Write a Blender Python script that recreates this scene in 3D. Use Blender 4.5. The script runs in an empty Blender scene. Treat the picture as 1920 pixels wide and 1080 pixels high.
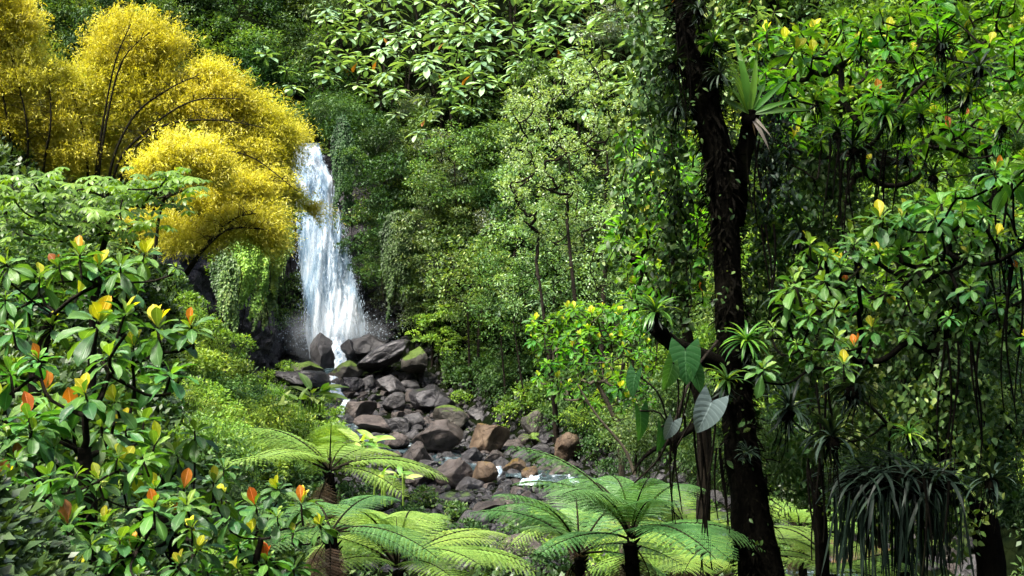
import bpy, math, random
import numpy as np
from mathutils import Vector, Matrix, Euler

SC = bpy.context.scene
COL = SC.collection
RNG = np.random.default_rng(7)
random.seed(7)
R = math.radians

# ------------------------------------------------------------------ camera
FPX = 2200.0                                   # focal length in pixels of a 1920 wide frame
cd = bpy.data.cameras.new('camera')
cd.sensor_width = 36.0
cd.lens = FPX / 1920 * 36
cd.clip_start = 0.1
cd.clip_end = 2000
cam = bpy.data.objects.new('camera', cd)
COL.objects.link(cam)
cam.location = (0, 0, 0)
cam.rotation_euler = (R(90), 0, 0)
SC.camera = cam

# ------------------------------------------------------------------ sky, sun, exposure
SUN_EL, SUN_AZ = R(62), R(-130)                # azimuth from +Y, positive towards +X
w = bpy.data.worlds.new('World')
SC.world = w
w.use_nodes = True
nt = w.node_tree
sky = nt.nodes.new('ShaderNodeTexSky')
sky.sky_type = 'NISHITA'
sky.sun_disc = False
sky.sun_elevation = SUN_EL
sky.sun_rotation = SUN_AZ
sky.air_density = 1.0
sky.dust_density = 5.0
sky.ozone_density = 0.5
nt.links.new(sky.outputs[0], nt.nodes['Background'].inputs[0])
nt.nodes['Background'].inputs[1].default_value = 0.15
sd = bpy.data.lights.new('sun', 'SUN')
sd.energy = 3.5
sd.angle = R(10.0)
sd.color = (1.0, 0.96, 0.88)
sun = bpy.data.objects.new('sun', sd)
COL.objects.link(sun)
sv = Vector((math.sin(SUN_AZ) * math.cos(SUN_EL), math.cos(SUN_AZ) * math.cos(SUN_EL), math.sin(SUN_EL)))
sun.rotation_euler = sv.to_track_quat('Z', 'Y').to_euler()
sun.location = (0, 0, 60)
SC.view_settings.view_transform = 'Standard'
SC.view_settings.look = 'None'
SC.view_settings.gamma = 1.0
SC.view_settings.exposure = 1.55
cy = SC.cycles
cy.max_bounces = 6
cy.diffuse_bounces = 1
cy.glossy_bounces = 1
cy.transmission_bounces = 3
cy.transparent_max_bounces = 24
cy.volume_bounces = 3
cy.volume_step_rate = 2.0
cy.use_adaptive_sampling = True
cy.adaptive_threshold = 0.03


def P(px, py, Y):
    return np.array([(px - 960) / FPX * Y, Y, (540 - py) / FPX * Y])


def pix(p):
    y = max(float(p[1]), 0.5)
    return 960 + p[0] / y * FPX, 540 - p[2] / y * FPX


# ------------------------------------------------------------------ maths helpers
def _hash(i, j, k, s):
    with np.errstate(over='ignore'):
        n = (i.astype(np.int64) * 374761393 + j.astype(np.int64) * 668265263 + k.astype(np.int64) * 2147483647 + s * 1274126177)
        n = (n ^ (n >> 13)) * 1274126177
        n = n ^ (n >> 16)
    return (n & 0xffff) / 65535.0


def vnoise(p, s=0):
    p = np.asarray(p, float)
    f = np.floor(p)
    t = p - f
    t = t * t * (3 - 2 * t)
    i, j, k = f[:, 0], f[:, 1], f[:, 2]
    out = 0
    for a in (0, 1):
        wa = t[:, 0] if a else 1 - t[:, 0]
        for b in (0, 1):
            wb = t[:, 1] if b else 1 - t[:, 1]
            for c in (0, 1):
                wc = t[:, 2] if c else 1 - t[:, 2]
                out = out + wa * wb * wc * _hash(i + a, j + b, k + c, s)
    return out * 2 - 1


def fbm(p, s=0, octaves=4):
    p = np.asarray(p, float)
    o, a = 0, 1.0
    for q in range(octaves):
        o = o + a * vnoise(p * 2 ** q + 13.7 * q, s + q)
        a *= 0.5
    return o


def nrm(v):
    return v / np.maximum(np.linalg.norm(v, axis=-1, keepdims=True), 1e-9)


def smooth(pts, n):
    pts = np.asarray(pts, float)
    m = len(pts)
    if m == 2:
        t = np.linspace(0, 1, n)[:, None]
        return pts[0] * (1 - t) + pts[1] * t
    e = np.vstack([2 * pts[0] - pts[1], pts, 2 * pts[-1] - pts[-2]])
    out = []
    for t in np.linspace(0, m - 1, n):
        i = min(int(t), m - 2)
        u = t - i
        a, b, c, d = e[i], e[i + 1], e[i + 2], e[i + 3]
        out.append(0.5 * ((2 * b) + (c - a) * u + (2 * a - 5 * b + 4 * c - d) * u * u + (3 * b - a - 3 * c + d) * u ** 3))
    return np.array(out)


# ------------------------------------------------------------------ mesh builder
class MB:
    def __init__(self):
        self.v, self.f, self.uv, self.va, self.mi, self.n = [], [], [], [], [], 0

    def add(self, v, f, uv=None, var=0.5, mat=0):
        v = np.asarray(v, float).reshape(-1, 3)
        f = np.asarray(f, int)
        if len(v) == 0 or len(f) == 0:
            return
        self.v.append(v)
        self.f.append(f + self.n)
        self.uv.append(np.zeros((len(v), 2)) if uv is None else np.asarray(uv, float))
        self.va.append(np.broadcast_to(np.asarray(var, float), (len(v),)))
        self.mi.append(np.full(len(f), mat))
        self.n += len(v)

    def mesh(self, name, mats, origin=(0, 0, 0), smooth_shade=True):
        V = np.vstack(self.v) - np.asarray(origin, float)
        me = bpy.data.meshes.new(name)
        loops = np.concatenate([f.ravel() for f in self.f])
        cnt = np.concatenate([np.full(len(f), f.shape[1]) for f in self.f])
        st = np.concatenate([[0], np.cumsum(cnt)[:-1]])
        me.vertices.add(len(V))
        me.vertices.foreach_set('co', V.astype(np.float32).ravel())
        me.loops.add(len(loops))
        me.loops.foreach_set('vertex_index', loops.astype(np.int32))
        me.polygons.add(len(cnt))
        me.polygons.foreach_set('loop_start', st.astype(np.int32))
        me.polygons.foreach_set('loop_total', cnt.astype(np.int32))
        me.polygons.foreach_set('material_index', np.concatenate(self.mi).astype(np.int32))
        me.polygons.foreach_set('use_smooth', np.full(len(cnt), smooth_shade))
        UV = np.vstack(self.uv)
        l = me.uv_layers.new(name='UVMap')
        l.data.foreach_set('uv', UV[loops].astype(np.float32).ravel())
        a = me.attributes.new('var', 'FLOAT', 'POINT')
        a.data.foreach_set('value', np.concatenate(self.va).astype(np.float32))
        me.update(calc_edges=True)
        for m in (mats if isinstance(mats, (list, tuple)) else [mats]):
            me.materials.append(m)
        return me

    def build(self, name, mats, parent=None, origin=(0, 0, 0), smooth_shade=True):
        me = self.mesh(name, mats, origin, smooth_shade)
        return link(name, me, parent, origin)


def link(name, me, parent=None, origin=(0, 0, 0)):
    o = bpy.data.objects.new(name, me)
    COL.objects.link(o)
    if parent is not None:
        o.parent = parent
    else:
        o.location = origin
    return o


def tag(o, label=None, cat=None, group=None, kind=None):
    if label:
        o['label'] = label
    if cat:
        o['category'] = cat
    if group:
        o['group'] = group
    if kind:
        o['kind'] = kind
    return o


def thing(name, loc, label=None, cat=None, group=None, rz=0.0, sc=1.0):
    o = bpy.data.objects.new(name, None)
    COL.objects.link(o)
    o.empty_display_size = 0.2
    o.location = loc
    o.rotation_euler = (0, 0, rz)
    o.scale = (sc, sc, sc) if np.isscalar(sc) else sc
    return tag(o, label, cat, group)


def instance(name, parts, loc, cat, group, rz=0.0, sc=1.0, label=None):
    """a thing made of shared part meshes: parts = [(part name, mesh), ...]"""
    o = thing(name, loc, label, cat, group, rz, sc)
    for pn, me in parts:
        link(pn, me, o)
    return o


# labels that single one out by the landmark it stands next to
MARKS = [(585, 665, 'the pointed rock below the waterfall'), (690, 650, 'the broad grey boulder'), (740, 672, 'the long slanting rock slab'),
         (672, 770, 'the purplish brown boulder'), (820, 828, 'the largest brown boulder'), (918, 820, 'the ochre-topped boulder'),
         (857, 885, 'the triangular brown boulder'), (840, 787, 'the moss-capped boulder'), (600, 860, 'the leftmost tree fern'),
         (740, 1050, 'the central tree fern'), (1190, 1010, 'the largest tree fern'), (575, 275, 'the lip of the waterfall'),
         (640, 480, 'the waterfall'), (255, 90, 'the tallest yellow bamboo plume'), (50, 220, 'the bamboo at the left edge'),
         (470, 430, 'the low bamboo plume'), (1330, 330, 'the big black trunk'), (1395, 130, "the bird's-nest fern"),
         (1100, 300, 'the airy fine-leaved tree'), (885, 600, 'the slim twin trunks'), (1320, 790, 'the grey heart-shaped leaf'),
         (1680, 940, 'the fringe of hanging strap leaves'), (1775, 700, 'the second dark trunk'), (165, 880, 'the forked trunk at left'),
         (600, 735, 'the heliconia beside the cascade'), (700, 830, 'the heliconia behind the leftmost fern'),
         (120, 370, 'the umbrella-leaved tree'), (1110, 640, 'the yellow-tipped sapling'), (860, 60, 'the topmost middle paddle-leaved tree'),
         (1450, 640, 'the lower bend of the black trunk'), (1640, 160, 'the orange young leaf at upper right'), (1790, 400, 'the big glossy rosette at right')]
ORD = ['', 'second ', 'third ', 'fourth ', 'fifth ', 'sixth ', 'seventh ', 'eighth ', 'ninth ', 'tenth ', 'eleventh ', 'twelfth ', 'thirteenth ',
       'fourteenth ', 'fifteenth ', 'sixteenth ', 'seventeenth ', 'eighteenth ', 'nineteenth ', 'twentieth ']
PENDING = []


def later(o, desc, p):
    PENDING.append((o, desc, pix(p)))
    return o


def flush_labels():
    b = {}
    for o, d, (x, y) in PENDING:
        best = min(MARKS, key=lambda m: (m[0] - x) ** 2 + (m[1] - y) ** 2)
        dx, dy = x - best[0], y - best[1]
        if abs(dx) > abs(dy):
            w_ = 'right of' if dx > 0 else 'left of'
        else:
            w_ = 'below' if dy > 0 else 'above'
        b.setdefault((d, w_, best[2]), []).append((dx * dx + dy * dy, o))
    for (d, w_, m), l in b.items():
        l.sort(key=lambda q: q[0])
        for i, (_, o) in enumerate(l):
            rk = ORD[i] if i < 20 else '%dth ' % (i + 1)
            o['label'] = '%s, %sclosest %s %s' % (d, rk, w_, m) if len(l) > 1 else '%s just %s %s' % (d, w_, m)


# ------------------------------------------------------------------ materials
def nodes(name):
    m = bpy.data.materials.new(name)
    m.use_nodes = True
    t = m.node_tree
    for n in list(t.nodes):
        t.nodes.remove(n)
    out = t.nodes.new('ShaderNodeOutputMaterial')
    return m, t, out


def N(t, kind, **kw):
    n = t.nodes.new(kind)
    for k, v in kw.items():
        if k.startswith('i_'):
            n.inputs[k[2:].replace('_', ' ')].default_value = v
        elif k.startswith('n_'):
            n.inputs[int(k[2:])].default_value = v
        else:
            setattr(n, k, v)
    return n


def ramp(t, fac, stops):
    r = N(t, 'ShaderNodeValToRGB')
    e = r.color_ramp.elements
    while len(e) < len(stops):
        e.new(0.5)
    for q, (p, c) in zip(e, stops):
        q.position = p
        q.color = (*c, 1) if len(c) == 3 else c
    t.links.new(fac, r.inputs[0])
    return r.outputs[0]


def math_(t, op, a, b=None):
    n = N(t, 'ShaderNodeMath', operation=op)
    for i, x in enumerate((a, b)):
        if x is None:
            continue
        if isinstance(x, (int, float)):
            n.inputs[i].default_value = x
        else:
            t.links.new(x, n.inputs[i])
    return n.outputs[0]


def leafmat(name, cols, trans=0.35, rough=0.42, veins=0, hue=0.02, val=0.25, spec=0.4, tcol=(1.42, 1.42, 0.35), dull=0.0):
    m, t, out = nodes(name)
    cols = [(c[0] * 1.02, c[1], c[2] * 1.25) if c[1] > c[0] else c for c in cols]
    q = [0.3 * c[0] + 0.6 * c[1] + 0.1 * c[2] for c in cols]
    cols = [(c[0] * (1 - dull) + l * dull * 1.05, c[1] * (1 - dull) + l * dull, c[2] * (1 - dull) + l * dull * 0.75) for c, l in zip(cols, q)]
    L = t.links.new
    at = N(t, 'ShaderNodeAttribute', attribute_name='var')
    n = len(cols)
    base = ramp(t, at.outputs['Fac'], [(i / (n - 1), c) for i, c in enumerate(cols)])
    oi = N(t, 'ShaderNodeObjectInfo')
    hs = N(t, 'ShaderNodeHueSaturation')
    L(base, hs.inputs['Color'])
    L(math_(t, 'ADD', math_(t, 'MULTIPLY', oi.outputs['Random'], hue * 2), 0.5 - hue), hs.inputs['Hue'])
    r2 = math_(t, 'FRACT', math_(t, 'MULTIPLY', oi.outputs['Random'], 7.31))
    L(math_(t, 'ADD', math_(t, 'MULTIPLY', r2, val * 2), 1 - val), hs.inputs['Value'])
    col = hs.outputs[0]
    bs = N(t, 'ShaderNodeBsdfPrincipled')
    bs.inputs['Roughness'].default_value = rough
    bs.inputs['Specular IOR Level'].default_value = spec
    if veins:
        uv = N(t, 'ShaderNodeUVMap', uv_map='UVMap')
        sp = N(t, 'ShaderNodeSeparateXYZ')
        L(uv.outputs[0], sp.inputs[0])
        au = math_(t, 'ABSOLUTE', math_(t, 'SUBTRACT', sp.outputs[0], 0.5))
        ph = math_(t, 'SUBTRACT', math_(t, 'MULTIPLY', sp.outputs[1], veins), math_(t, 'MULTIPLY', au, veins * 0.55))
        tri = math_(t, 'ABSOLUTE', math_(t, 'SUBTRACT', math_(t, 'FRACT', ph), 0.5))       # 0 at a vein
        vein = math_(t, 'LESS_THAN', tri, 0.07)
        mid = math_(t, 'LESS_THAN', au, 0.022)
        vm = math_(t, 'MAXIMUM', math_(t, 'MULTIPLY', vein, 0.45), mid)
        mx = N(t, 'ShaderNodeMix', data_type='RGBA')
        L(vm, mx.inputs[0])
        L(col, mx.inputs[6])
        hv = N(t, 'ShaderNodeHueSaturation', i_Value=1.9, i_Saturation=0.8)
        L(col, hv.inputs['Color'])
        L(hv.outputs[0], mx.inputs[7])
        col = mx.outputs[2]
        tco = N(t, 'ShaderNodeTexCoord')
        ns = N(t, 'ShaderNodeTexNoise', i_Scale=9.0, i_Detail=3, i_Roughness=0.7)
        L(tco.outputs['Object'], ns.inputs['Vector'])
        sp_ = N(t, 'ShaderNodeMapRange', n_1=0.66, n_2=0.70, n_3=0.0, n_4=0.75)
        L(ns.outputs[0], sp_.inputs[0])
        mq = N(t, 'ShaderNodeMix', data_type='RGBA')      # blemishes and dry spots
        L(sp_.outputs[0], mq.inputs[0])
        L(col, mq.inputs[6])
        mq.inputs[7].default_value = (0.13, 0.09, 0.02, 1)
        col = mq.outputs[2]
        bp = N(t, 'ShaderNodeBump', i_Strength=0.55, i_Distance=0.006)
        L(tri, bp.inputs['Height'])
        L(bp.outputs[0], bs.inputs['Normal'])
    L(col, bs.inputs['Base Color'])
    tr = N(t, 'ShaderNodeBsdfTranslucent')
    mm = N(t, 'ShaderNodeMix', data_type='RGBA', blend_type='MULTIPLY')
    mm.inputs[0].default_value = 1
    L(col, mm.inputs[6])
    mm.inputs[7].default_value = (*tcol, 1)
    L(mm.outputs[2], tr.inputs[0])
    ms = N(t, 'ShaderNodeMixShader', n_0=trans)
    L(bs.outputs[0], ms.inputs[1])
    L(tr.outputs[0], ms.inputs[2])
    L(ms.outputs[0], out.inputs[0])
    return m


def noisemat(name, stops, scale=3.0, rough=0.8, bump=0.3, detail=8, coords='Object', spec=0.3, stretch=(1, 1, 1), rand=0.0, dist=0.1, moss=None, wet=False):
    m, t, out = nodes(name)
    L = t.links.new
    tc = N(t, 'ShaderNodeTexCoord')
    mp = N(t, 'ShaderNodeMapping')
    mp.inputs['Scale'].default_value = stretch
    L(tc.outputs[coords], mp.inputs[0])
    oi = N(t, 'ShaderNodeObjectInfo')
    nz = N(t, 'ShaderNodeTexNoise', i_Scale=scale, i_Detail=detail, i_Roughness=0.62)
    nz.noise_dimensions = '4D'
    L(mp.outputs[0], nz.inputs['Vector'])
    L(math_(t, 'MULTIPLY', oi.outputs['Random'], 30.0), nz.inputs['W'])
    c = ramp(t, nz.outputs[0], stops)
    if rand:
        hs = N(t, 'ShaderNodeHueSaturation')
        L(c, hs.inputs['Color'])
        L(math_(t, 'ADD', math_(t, 'MULTIPLY', oi.outputs['Random'], rand * 2), 1 - rand), hs.inputs['Value'])
        c = hs.outputs[0]
    if moss:
        g = N(t, 'ShaderNodeNewGeometry')
        sp = N(t, 'ShaderNodeSeparateXYZ')
        L(g.outputs['Normal'], sp.inputs[0])
        n2 = N(t, 'ShaderNodeTexNoise', i_Scale=moss[2], i_Detail=5)
        n2.noise_dimensions = '4D'
        L(mp.outputs[0], n2.inputs['Vector'])
        L(math_(t, 'MULTIPLY', oi.outputs['Random'], 50.0), n2.inputs['W'])
        k = math_(t, 'ADD', math_(t, 'MULTIPLY', sp.outputs[2], 0.45), n2.outputs[0])
        kk = N(t, 'ShaderNodeMapRange', n_1=moss[1], n_2=moss[1] + 0.12)
        L(k, kk.inputs[0])
        mx = N(t, 'ShaderNodeMix', data_type='RGBA')
        L(kk.outputs[0], mx.inputs[0])
        L(c, mx.inputs[6])
        mx.inputs[7].default_value = (*moss[0], 1)
        c = mx.outputs[2]
    bs = N(t, 'ShaderNodeBsdfPrincipled')
    bs.inputs['Roughness'].default_value = rough
    bs.inputs['Specular IOR Level'].default_value = spec
    L(c, bs.inputs['Base Color'])
    nb = N(t, 'ShaderNodeTexNoise', i_Scale=scale * 4, i_Detail=8, i_Roughness=0.7)
    L(mp.outputs[0], nb.inputs['Vector'])
    vo = N(t, 'ShaderNodeTexVoronoi', feature='DISTANCE_TO_EDGE', i_Scale=scale * 1.6)
    wv = N(t, 'ShaderNodeMix', data_type='VECTOR')
    wv.inputs[0].default_value = 0.25
    L(mp.outputs[0], wv.inputs[4])
    L(nb.outputs['Color'], wv.inputs[5])
    L(wv.outputs[1], vo.inputs['Vector'])
    ck = N(t, 'ShaderNodeMapRange', n_1=0.0, n_2=0.06, n_3=0.0, n_4=0.35)
    L(vo.outputs['Distance'], ck.inputs[0])
    bp = N(t, 'ShaderNodeBump', i_Strength=bump, i_Distance=dist)
    L(math_(t, 'ADD', nb.outputs[0], ck.outputs[0]), bp.inputs['Height'])
    L(bp.outputs[0], bs.inputs['Normal'])
    L(bs.outputs[0], out.inputs[0])
    return m


M = {}
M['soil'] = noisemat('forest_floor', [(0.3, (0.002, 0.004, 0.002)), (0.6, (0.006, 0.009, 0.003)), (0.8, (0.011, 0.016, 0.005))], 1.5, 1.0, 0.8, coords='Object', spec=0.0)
M['rock_dark'] = noisemat('wet_basalt', [(0.3, (0.004, 0.004, 0.005)), (0.55, (0.016, 0.015, 0.017)), (0.8, (0.065, 0.06, 0.062))], 1.1, 0.42, 0.9, rand=0.35, spec=0.5, moss=((0.04, 0.07, 0.01), 0.98, 0.8))
M['rock_grey'] = noisemat('grey_rock', [(0.3, (0.011, 0.011, 0.012)), (0.55, (0.042, 0.040, 0.041)), (0.8, (0.13, 0.12, 0.12))], 1.1, 0.5, 0.9, rand=0.3, spec=0.4)
M['rock_brown'] = noisemat('brown_rock', [(0.3, (0.012, 0.010, 0.009)), (0.52, (0.045, 0.037, 0.033)), (0.8, (0.13, 0.108, 0.095))], 1.2, 0.55, 0.9, rand=0.3)
M['rock_ochre'] = noisemat('ochre_rock', [(0.3, (0.025, 0.018, 0.012)), (0.5, (0.075, 0.05, 0.03)), (0.75, (0.15, 0.11, 0.07))], 1.3, 0.7, 0.9, moss=((0.085, 0.055, 0.010), 0.86, 1.3))
M['rock_moss'] = noisemat('mossy_rock', [(0.3, (0.02, 0.02, 0.018)), (0.55, (0.06, 0.055, 0.045)), (0.8, (0.12, 0.11, 0.09))], 1.2, 0.7, 0.9, moss=((0.05, 0.085, 0.008), 0.68, 1.0))
M['cliff'] = noisemat('cliff_rock', [(0.25, (0.008, 0.008, 0.010)), (0.55, (0.028, 0.026, 0.030)), (0.85, (0.08, 0.075, 0.078))], 0.6, 0.6, 1.0, coords='Object', dist=0.3, spec=0.4, stretch=(1, 1, 0.5))
M['bark'] = noisemat('dark_bark', [(0.3, (0.006, 0.005, 0.004)), (0.6, (0.022, 0.018, 0.013)), (0.8, (0.05, 0.045, 0.03))], 6, 0.95, 0.9, dist=0.03, stretch=(1, 1, 0.35), spec=0.08)
M['bark_pale'] = noisemat('pale_bark', [(0.3, (0.03, 0.025, 0.018)), (0.6, (0.10, 0.085, 0.06)), (0.8, (0.20, 0.17, 0.13))], 6, 0.9, 0.6, dist=0.02, stretch=(1, 1, 0.35))
M['bark_moss'] = noisemat('mossy_bark', [(0.3, (0.0015, 0.0015, 0.001)), (0.55, (0.005, 0.0045, 0.003)), (0.8, (0.014, 0.017, 0.006))], 5, 1.0, 1.0, dist=0.05, stretch=(1, 1, 0.4), spec=0.04)
M['culm'] = noisemat('bamboo_culm', [(0.3, (0.004, 0.004, 0.002)), (0.7, (0.016, 0.014, 0.005))], 8, 0.8, 0.2, spec=0.1)

# greens (leaf colours, var picks along the list)
M['g_mid'] = leafmat('leaf_mid_green', [(0.025, 0.075, 0.012), (0.05, 0.13, 0.018), (0.10, 0.22, 0.022), (0.26, 0.36, 0.05)], val=0.3, spec=0.28, dull=0.2, trans=0.3)
M['g_dark'] = leafmat('leaf_dark_green', [(0.010, 0.04, 0.008), (0.025, 0.08, 0.012), (0.05, 0.13, 0.018), (0.10, 0.20, 0.03)], val=0.3, spec=0.22, rough=0.5, dull=0.18, trans=0.25)
M['g_lime'] = leafmat('leaf_lime_green', [(0.06, 0.14, 0.012), (0.12, 0.24, 0.018), (0.22, 0.38, 0.025), (0.44, 0.52, 0.06)], val=0.25, spec=0.28, dull=0.08, trans=0.33)
M['g_olive'] = leafmat('leaf_olive', [(0.035, 0.09, 0.02), (0.075, 0.155, 0.035), (0.14, 0.23, 0.055), (0.25, 0.32, 0.10)], val=0.3, dull=0.05, spec=0.3, trans=0.25)
M['g_grey'] = leafmat('leaf_grey_green', [(0.04, 0.07, 0.035), (0.08, 0.12, 0.06), (0.14, 0.18, 0.10), (0.28, 0.30, 0.22)], val=0.2, rough=0.35)
M['g_cover'] = leafmat('leaf_ground_cover', [(0.012, 0.04, 0.008), (0.03, 0.085, 0.012), (0.06, 0.14, 0.018), (0.14, 0.22, 0.03)], val=0.0, dull=0.25, trans=0.2)
M['g_paddle'] = leafmat('leaf_paddle', [(0.09, 0.18, 0.07), (0.14, 0.26, 0.10), (0.20, 0.34, 0.14), (0.27, 0.42, 0.15), (0.27, 0.42, 0.15), (0.50, 0.20, 0.03)], trans=0.25, rough=0.5, val=0.2, veins=0, hue=0.012)
M['g_airy'] = leafmat('leaf_airy', [(0.11, 0.20, 0.05), (0.20, 0.34, 0.09), (0.32, 0.47, 0.17), (0.50, 0.62, 0.38)], trans=0.35, rough=0.35, val=0.06, spec=0.45)
M['bamboo'] = leafmat('leaf_yellow_bamboo', [(0.32, 0.31, 0.035), (0.56, 0.53, 0.06), (0.74, 0.70, 0.13), (0.85, 0.83, 0.32)], trans=0.42, rough=0.5, val=0.06, hue=0.006, spec=0.2, tcol=(1.12, 1.08, 0.3))
M['umbrella'] = leafmat('leaf_umbrella', [(0.04, 0.09, 0.010), (0.10, 0.18, 0.016), (0.18, 0.30, 0.03), (0.32, 0.42, 0.05)], trans=0.35, rough=0.4, val=0.1)
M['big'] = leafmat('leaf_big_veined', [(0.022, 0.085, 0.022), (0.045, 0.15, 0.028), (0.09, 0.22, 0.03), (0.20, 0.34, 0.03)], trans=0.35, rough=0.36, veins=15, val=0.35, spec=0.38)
M['big_lit'] = leafmat('leaf_big_backlit', [(0.03, 0.11, 0.015), (0.06, 0.19, 0.018), (0.11, 0.27, 0.02), (0.22, 0.40, 0.02)], trans=0.5, rough=0.36, veins=15, val=0.35, spec=0.36, tcol=(1.7, 1.7, 0.3))  # same leaf as the big one, backlight put into its brighter, yellower colours
M['young_yellow'] = leafmat('leaf_young_yellow', [(0.42, 0.46, 0.015), (0.62, 0.58, 0.015)], trans=0.5, rough=0.4, veins=15, val=0.15, tcol=(1.3, 1.2, 0.25))
M['young_orange'] = leafmat('leaf_young_orange', [(0.62, 0.13, 0.012), (0.72, 0.26, 0.015)], trans=0.4, rough=0.4, veins=15, val=0.15, tcol=(1.3, 0.9, 0.3))
M['young_red'] = leafmat('leaf_young_bronze', [(0.16, 0.05, 0.012), (0.30, 0.09, 0.015)], trans=0.4, rough=0.4, veins=15, val=0.2, tcol=(1.3, 0.9, 0.3))
M['fern'] = leafmat('leaf_fern', [(0.09, 0.19, 0.03), (0.16, 0.30, 0.045), (0.26, 0.42, 0.06), (0.36, 0.50, 0.08)], trans=0.35, rough=0.5, val=0.12, hue=0.012)
M['fern_dark'] = leafmat('leaf_fern_dark', [(0.035, 0.11, 0.025), (0.06, 0.17, 0.035), (0.10, 0.23, 0.05), (0.15, 0.30, 0.06)], trans=0.3, rough=0.5, val=0.12, hue=0.012)
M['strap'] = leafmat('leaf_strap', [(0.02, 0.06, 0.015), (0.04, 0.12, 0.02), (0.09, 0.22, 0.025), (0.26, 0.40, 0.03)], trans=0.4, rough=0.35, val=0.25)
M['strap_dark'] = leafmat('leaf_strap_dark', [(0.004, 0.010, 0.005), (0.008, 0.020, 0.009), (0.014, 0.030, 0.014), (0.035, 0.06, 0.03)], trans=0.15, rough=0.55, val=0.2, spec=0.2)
M['dead'] = leafmat('leaf_dead', [(0.02, 0.012, 0.006), (0.06, 0.035, 0.015), (0.16, 0.10, 0.05), (0.4, 0.36, 0.3)], trans=0.2, rough=0.7, val=0.2)
M['banana'] = leafmat('leaf_heliconia', [(0.09, 0.22, 0.025), (0.16, 0.33, 0.03), (0.28, 0.44, 0.06), (0.42, 0.52, 0.12)], trans=0.4, rough=0.35, veins=26, val=0.1)
M['heart'] = leafmat('leaf_heart_green', [(0.015, 0.07, 0.018), (0.04, 0.13, 0.025)], trans=0.4, rough=0.4, veins=7, val=0.2)
M['heart_grey'] = leafmat('leaf_heart_grey', [(0.10, 0.15, 0.11), (0.16, 0.22, 0.17)], trans=0.15, rough=0.3, veins=7, val=0.05, spec=0.7)
# ------------------------------------------------------------------ leaf templates: (verts, faces, uv); y = length, x = width, z = up
def leaf_tpl(nl, prof, width, fold=0.15, droop=0.2, nw=1, wave=0.0, cup=0.0):
    v, uv = [], []
    cols = np.linspace(-1, 1, 2 * nw + 1)
    for i in range(nl + 1):
        t = i / nl
        wd = width * prof(t) * 0.5
        ang = droop * t * 1.6
        y = math.sin(ang) / max(droop * 1.6, 1e-6) if droop > 1e-3 else t
        z = -(1 - math.cos(ang)) / max(droop * 1.6, 1e-6) if droop > 1e-3 else 0
        for c in cols:
            v.append((c * wd, y, z + abs(c) * wd * fold - cup * c * c * wd + wave * math.sin(t * 17 + (c > 0) * 2.0) * abs(c) * width * 0.5))
            uv.append((c * 0.5 + 0.5, t))
    k = len(cols)
    f = [(i * k + j, i * k + j + 1, (i + 1) * k + j + 1, (i + 1) * k + j) for i in range(nl) for j in range(k - 1)]
    return np.array(v), np.array(f), np.array(uv)


oval = lambda t: max(0.0, math.sin(math.pi * t ** 0.85)) ** 0.8 if 0 < t < 1 else 0.02
obov = lambda t: (max(0.0, math.sin(math.pi * min(1, t) ** 1.55)) ** 0.75 + 0.05 * (t < 0.9)) if t < 1 else 0.03
lance = lambda t: max(0.0, math.sin(math.pi * t ** 0.7)) ** 1.0 if 0 < t < 1 else 0.02
strapf = lambda t: (0.75 + 0.25 * math.sin(math.pi * t)) * min(1, (1 - t) * 4) if t < 1 else 0.02
paddle = lambda t: (max(0, math.sin(math.pi * t ** 1.9)) ** 0.7 + 0.06) if t < 1 else 0.1

T_DIA = (np.array([(0, 0, 0), (0.5, 0.45, 0.08), (0, 1, -0.05), (-0.5, 0.45, 0.08), ]) * np.array([0.55, 1, 1]),
         np.array([(0, 1, 2, 3)]), np.array([(0.5, 0), (1, 0.45), (0.5, 1), (0, 0.45)]))
T_DIA3 = (np.vstack([T_DIA[0], [(0, 0.5, -0.03)]]), np.array([(0, 1, 4), (1, 2, 4), (2, 3, 4), (3, 0, 4)]), np.vstack([T_DIA[2], [(0.5, 0.5)]]))
T_SMALL = leaf_tpl(3, oval, 0.5, 0.25, 0.25)
T_LANCE = leaf_tpl(3, lance, 0.26, 0.2, 0.4)
T_GRASS = leaf_tpl(2, lance, 0.15, 0.2, 0.4)
T_BIG = leaf_tpl(9, obov, 0.37, 0.30, 0.42, 2, 0.10)
T_BIG2 = leaf_tpl(9, obov, 0.44, 0.35, 0.18, 2, 0.08)
T_PAD = leaf_tpl(6, paddle, 0.30, 0.25, 0.42, 1)
T_STRAP = leaf_tpl(7, strapf, 0.085, 0.35, 0.75)
T_BAN = leaf_tpl(10, lambda t: (oval(t) if t > 0.12 else 0.06), 0.3, 0.35, 0.4, 2, 0.05)


def leaves(mb, tpl, pos, d, up, size, var, mat=0, wscale=1.0):
    pos = np.asarray(pos, float).reshape(-1, 3)
    n = len(pos)
    if n == 0:
        return
    tv, tf, tu = tpl
    y = nrm(np.broadcast_to(d, (n, 3)).astype(float))
    u = np.broadcast_to(up, (n, 3)).astype(float)
    x = np.cross(y, u)
    bad = np.linalg.norm(x, axis=1) < 1e-3
    if bad.any():
        x[bad] = (1, 0, 0)
    x = nrm(x)
    z = np.cross(x, y)
    s = np.broadcast_to(np.asarray(size, float), (n,))[:, None, None]
    ws = np.broadcast_to(np.asarray(wscale, float), (n,))[:, None, None]
    V = pos[:, None, :] + s * (tv[None, :, 0:1] * x[:, None, :] * ws + tv[None, :, 1:2] * y[:, None, :] + tv[None, :, 2:3] * z[:, None, :])
    k = len(tv)
    Fc = (tf[None] + (np.arange(n) * k)[:, None, None]).reshape(-1, tf.shape[1])
    va = np.repeat(np.broadcast_to(np.asarray(var, float), (n,)), k)
    mb.add(V.reshape(-1, 3), Fc, np.tile(tu, (n, 1)), va, mat)


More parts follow.
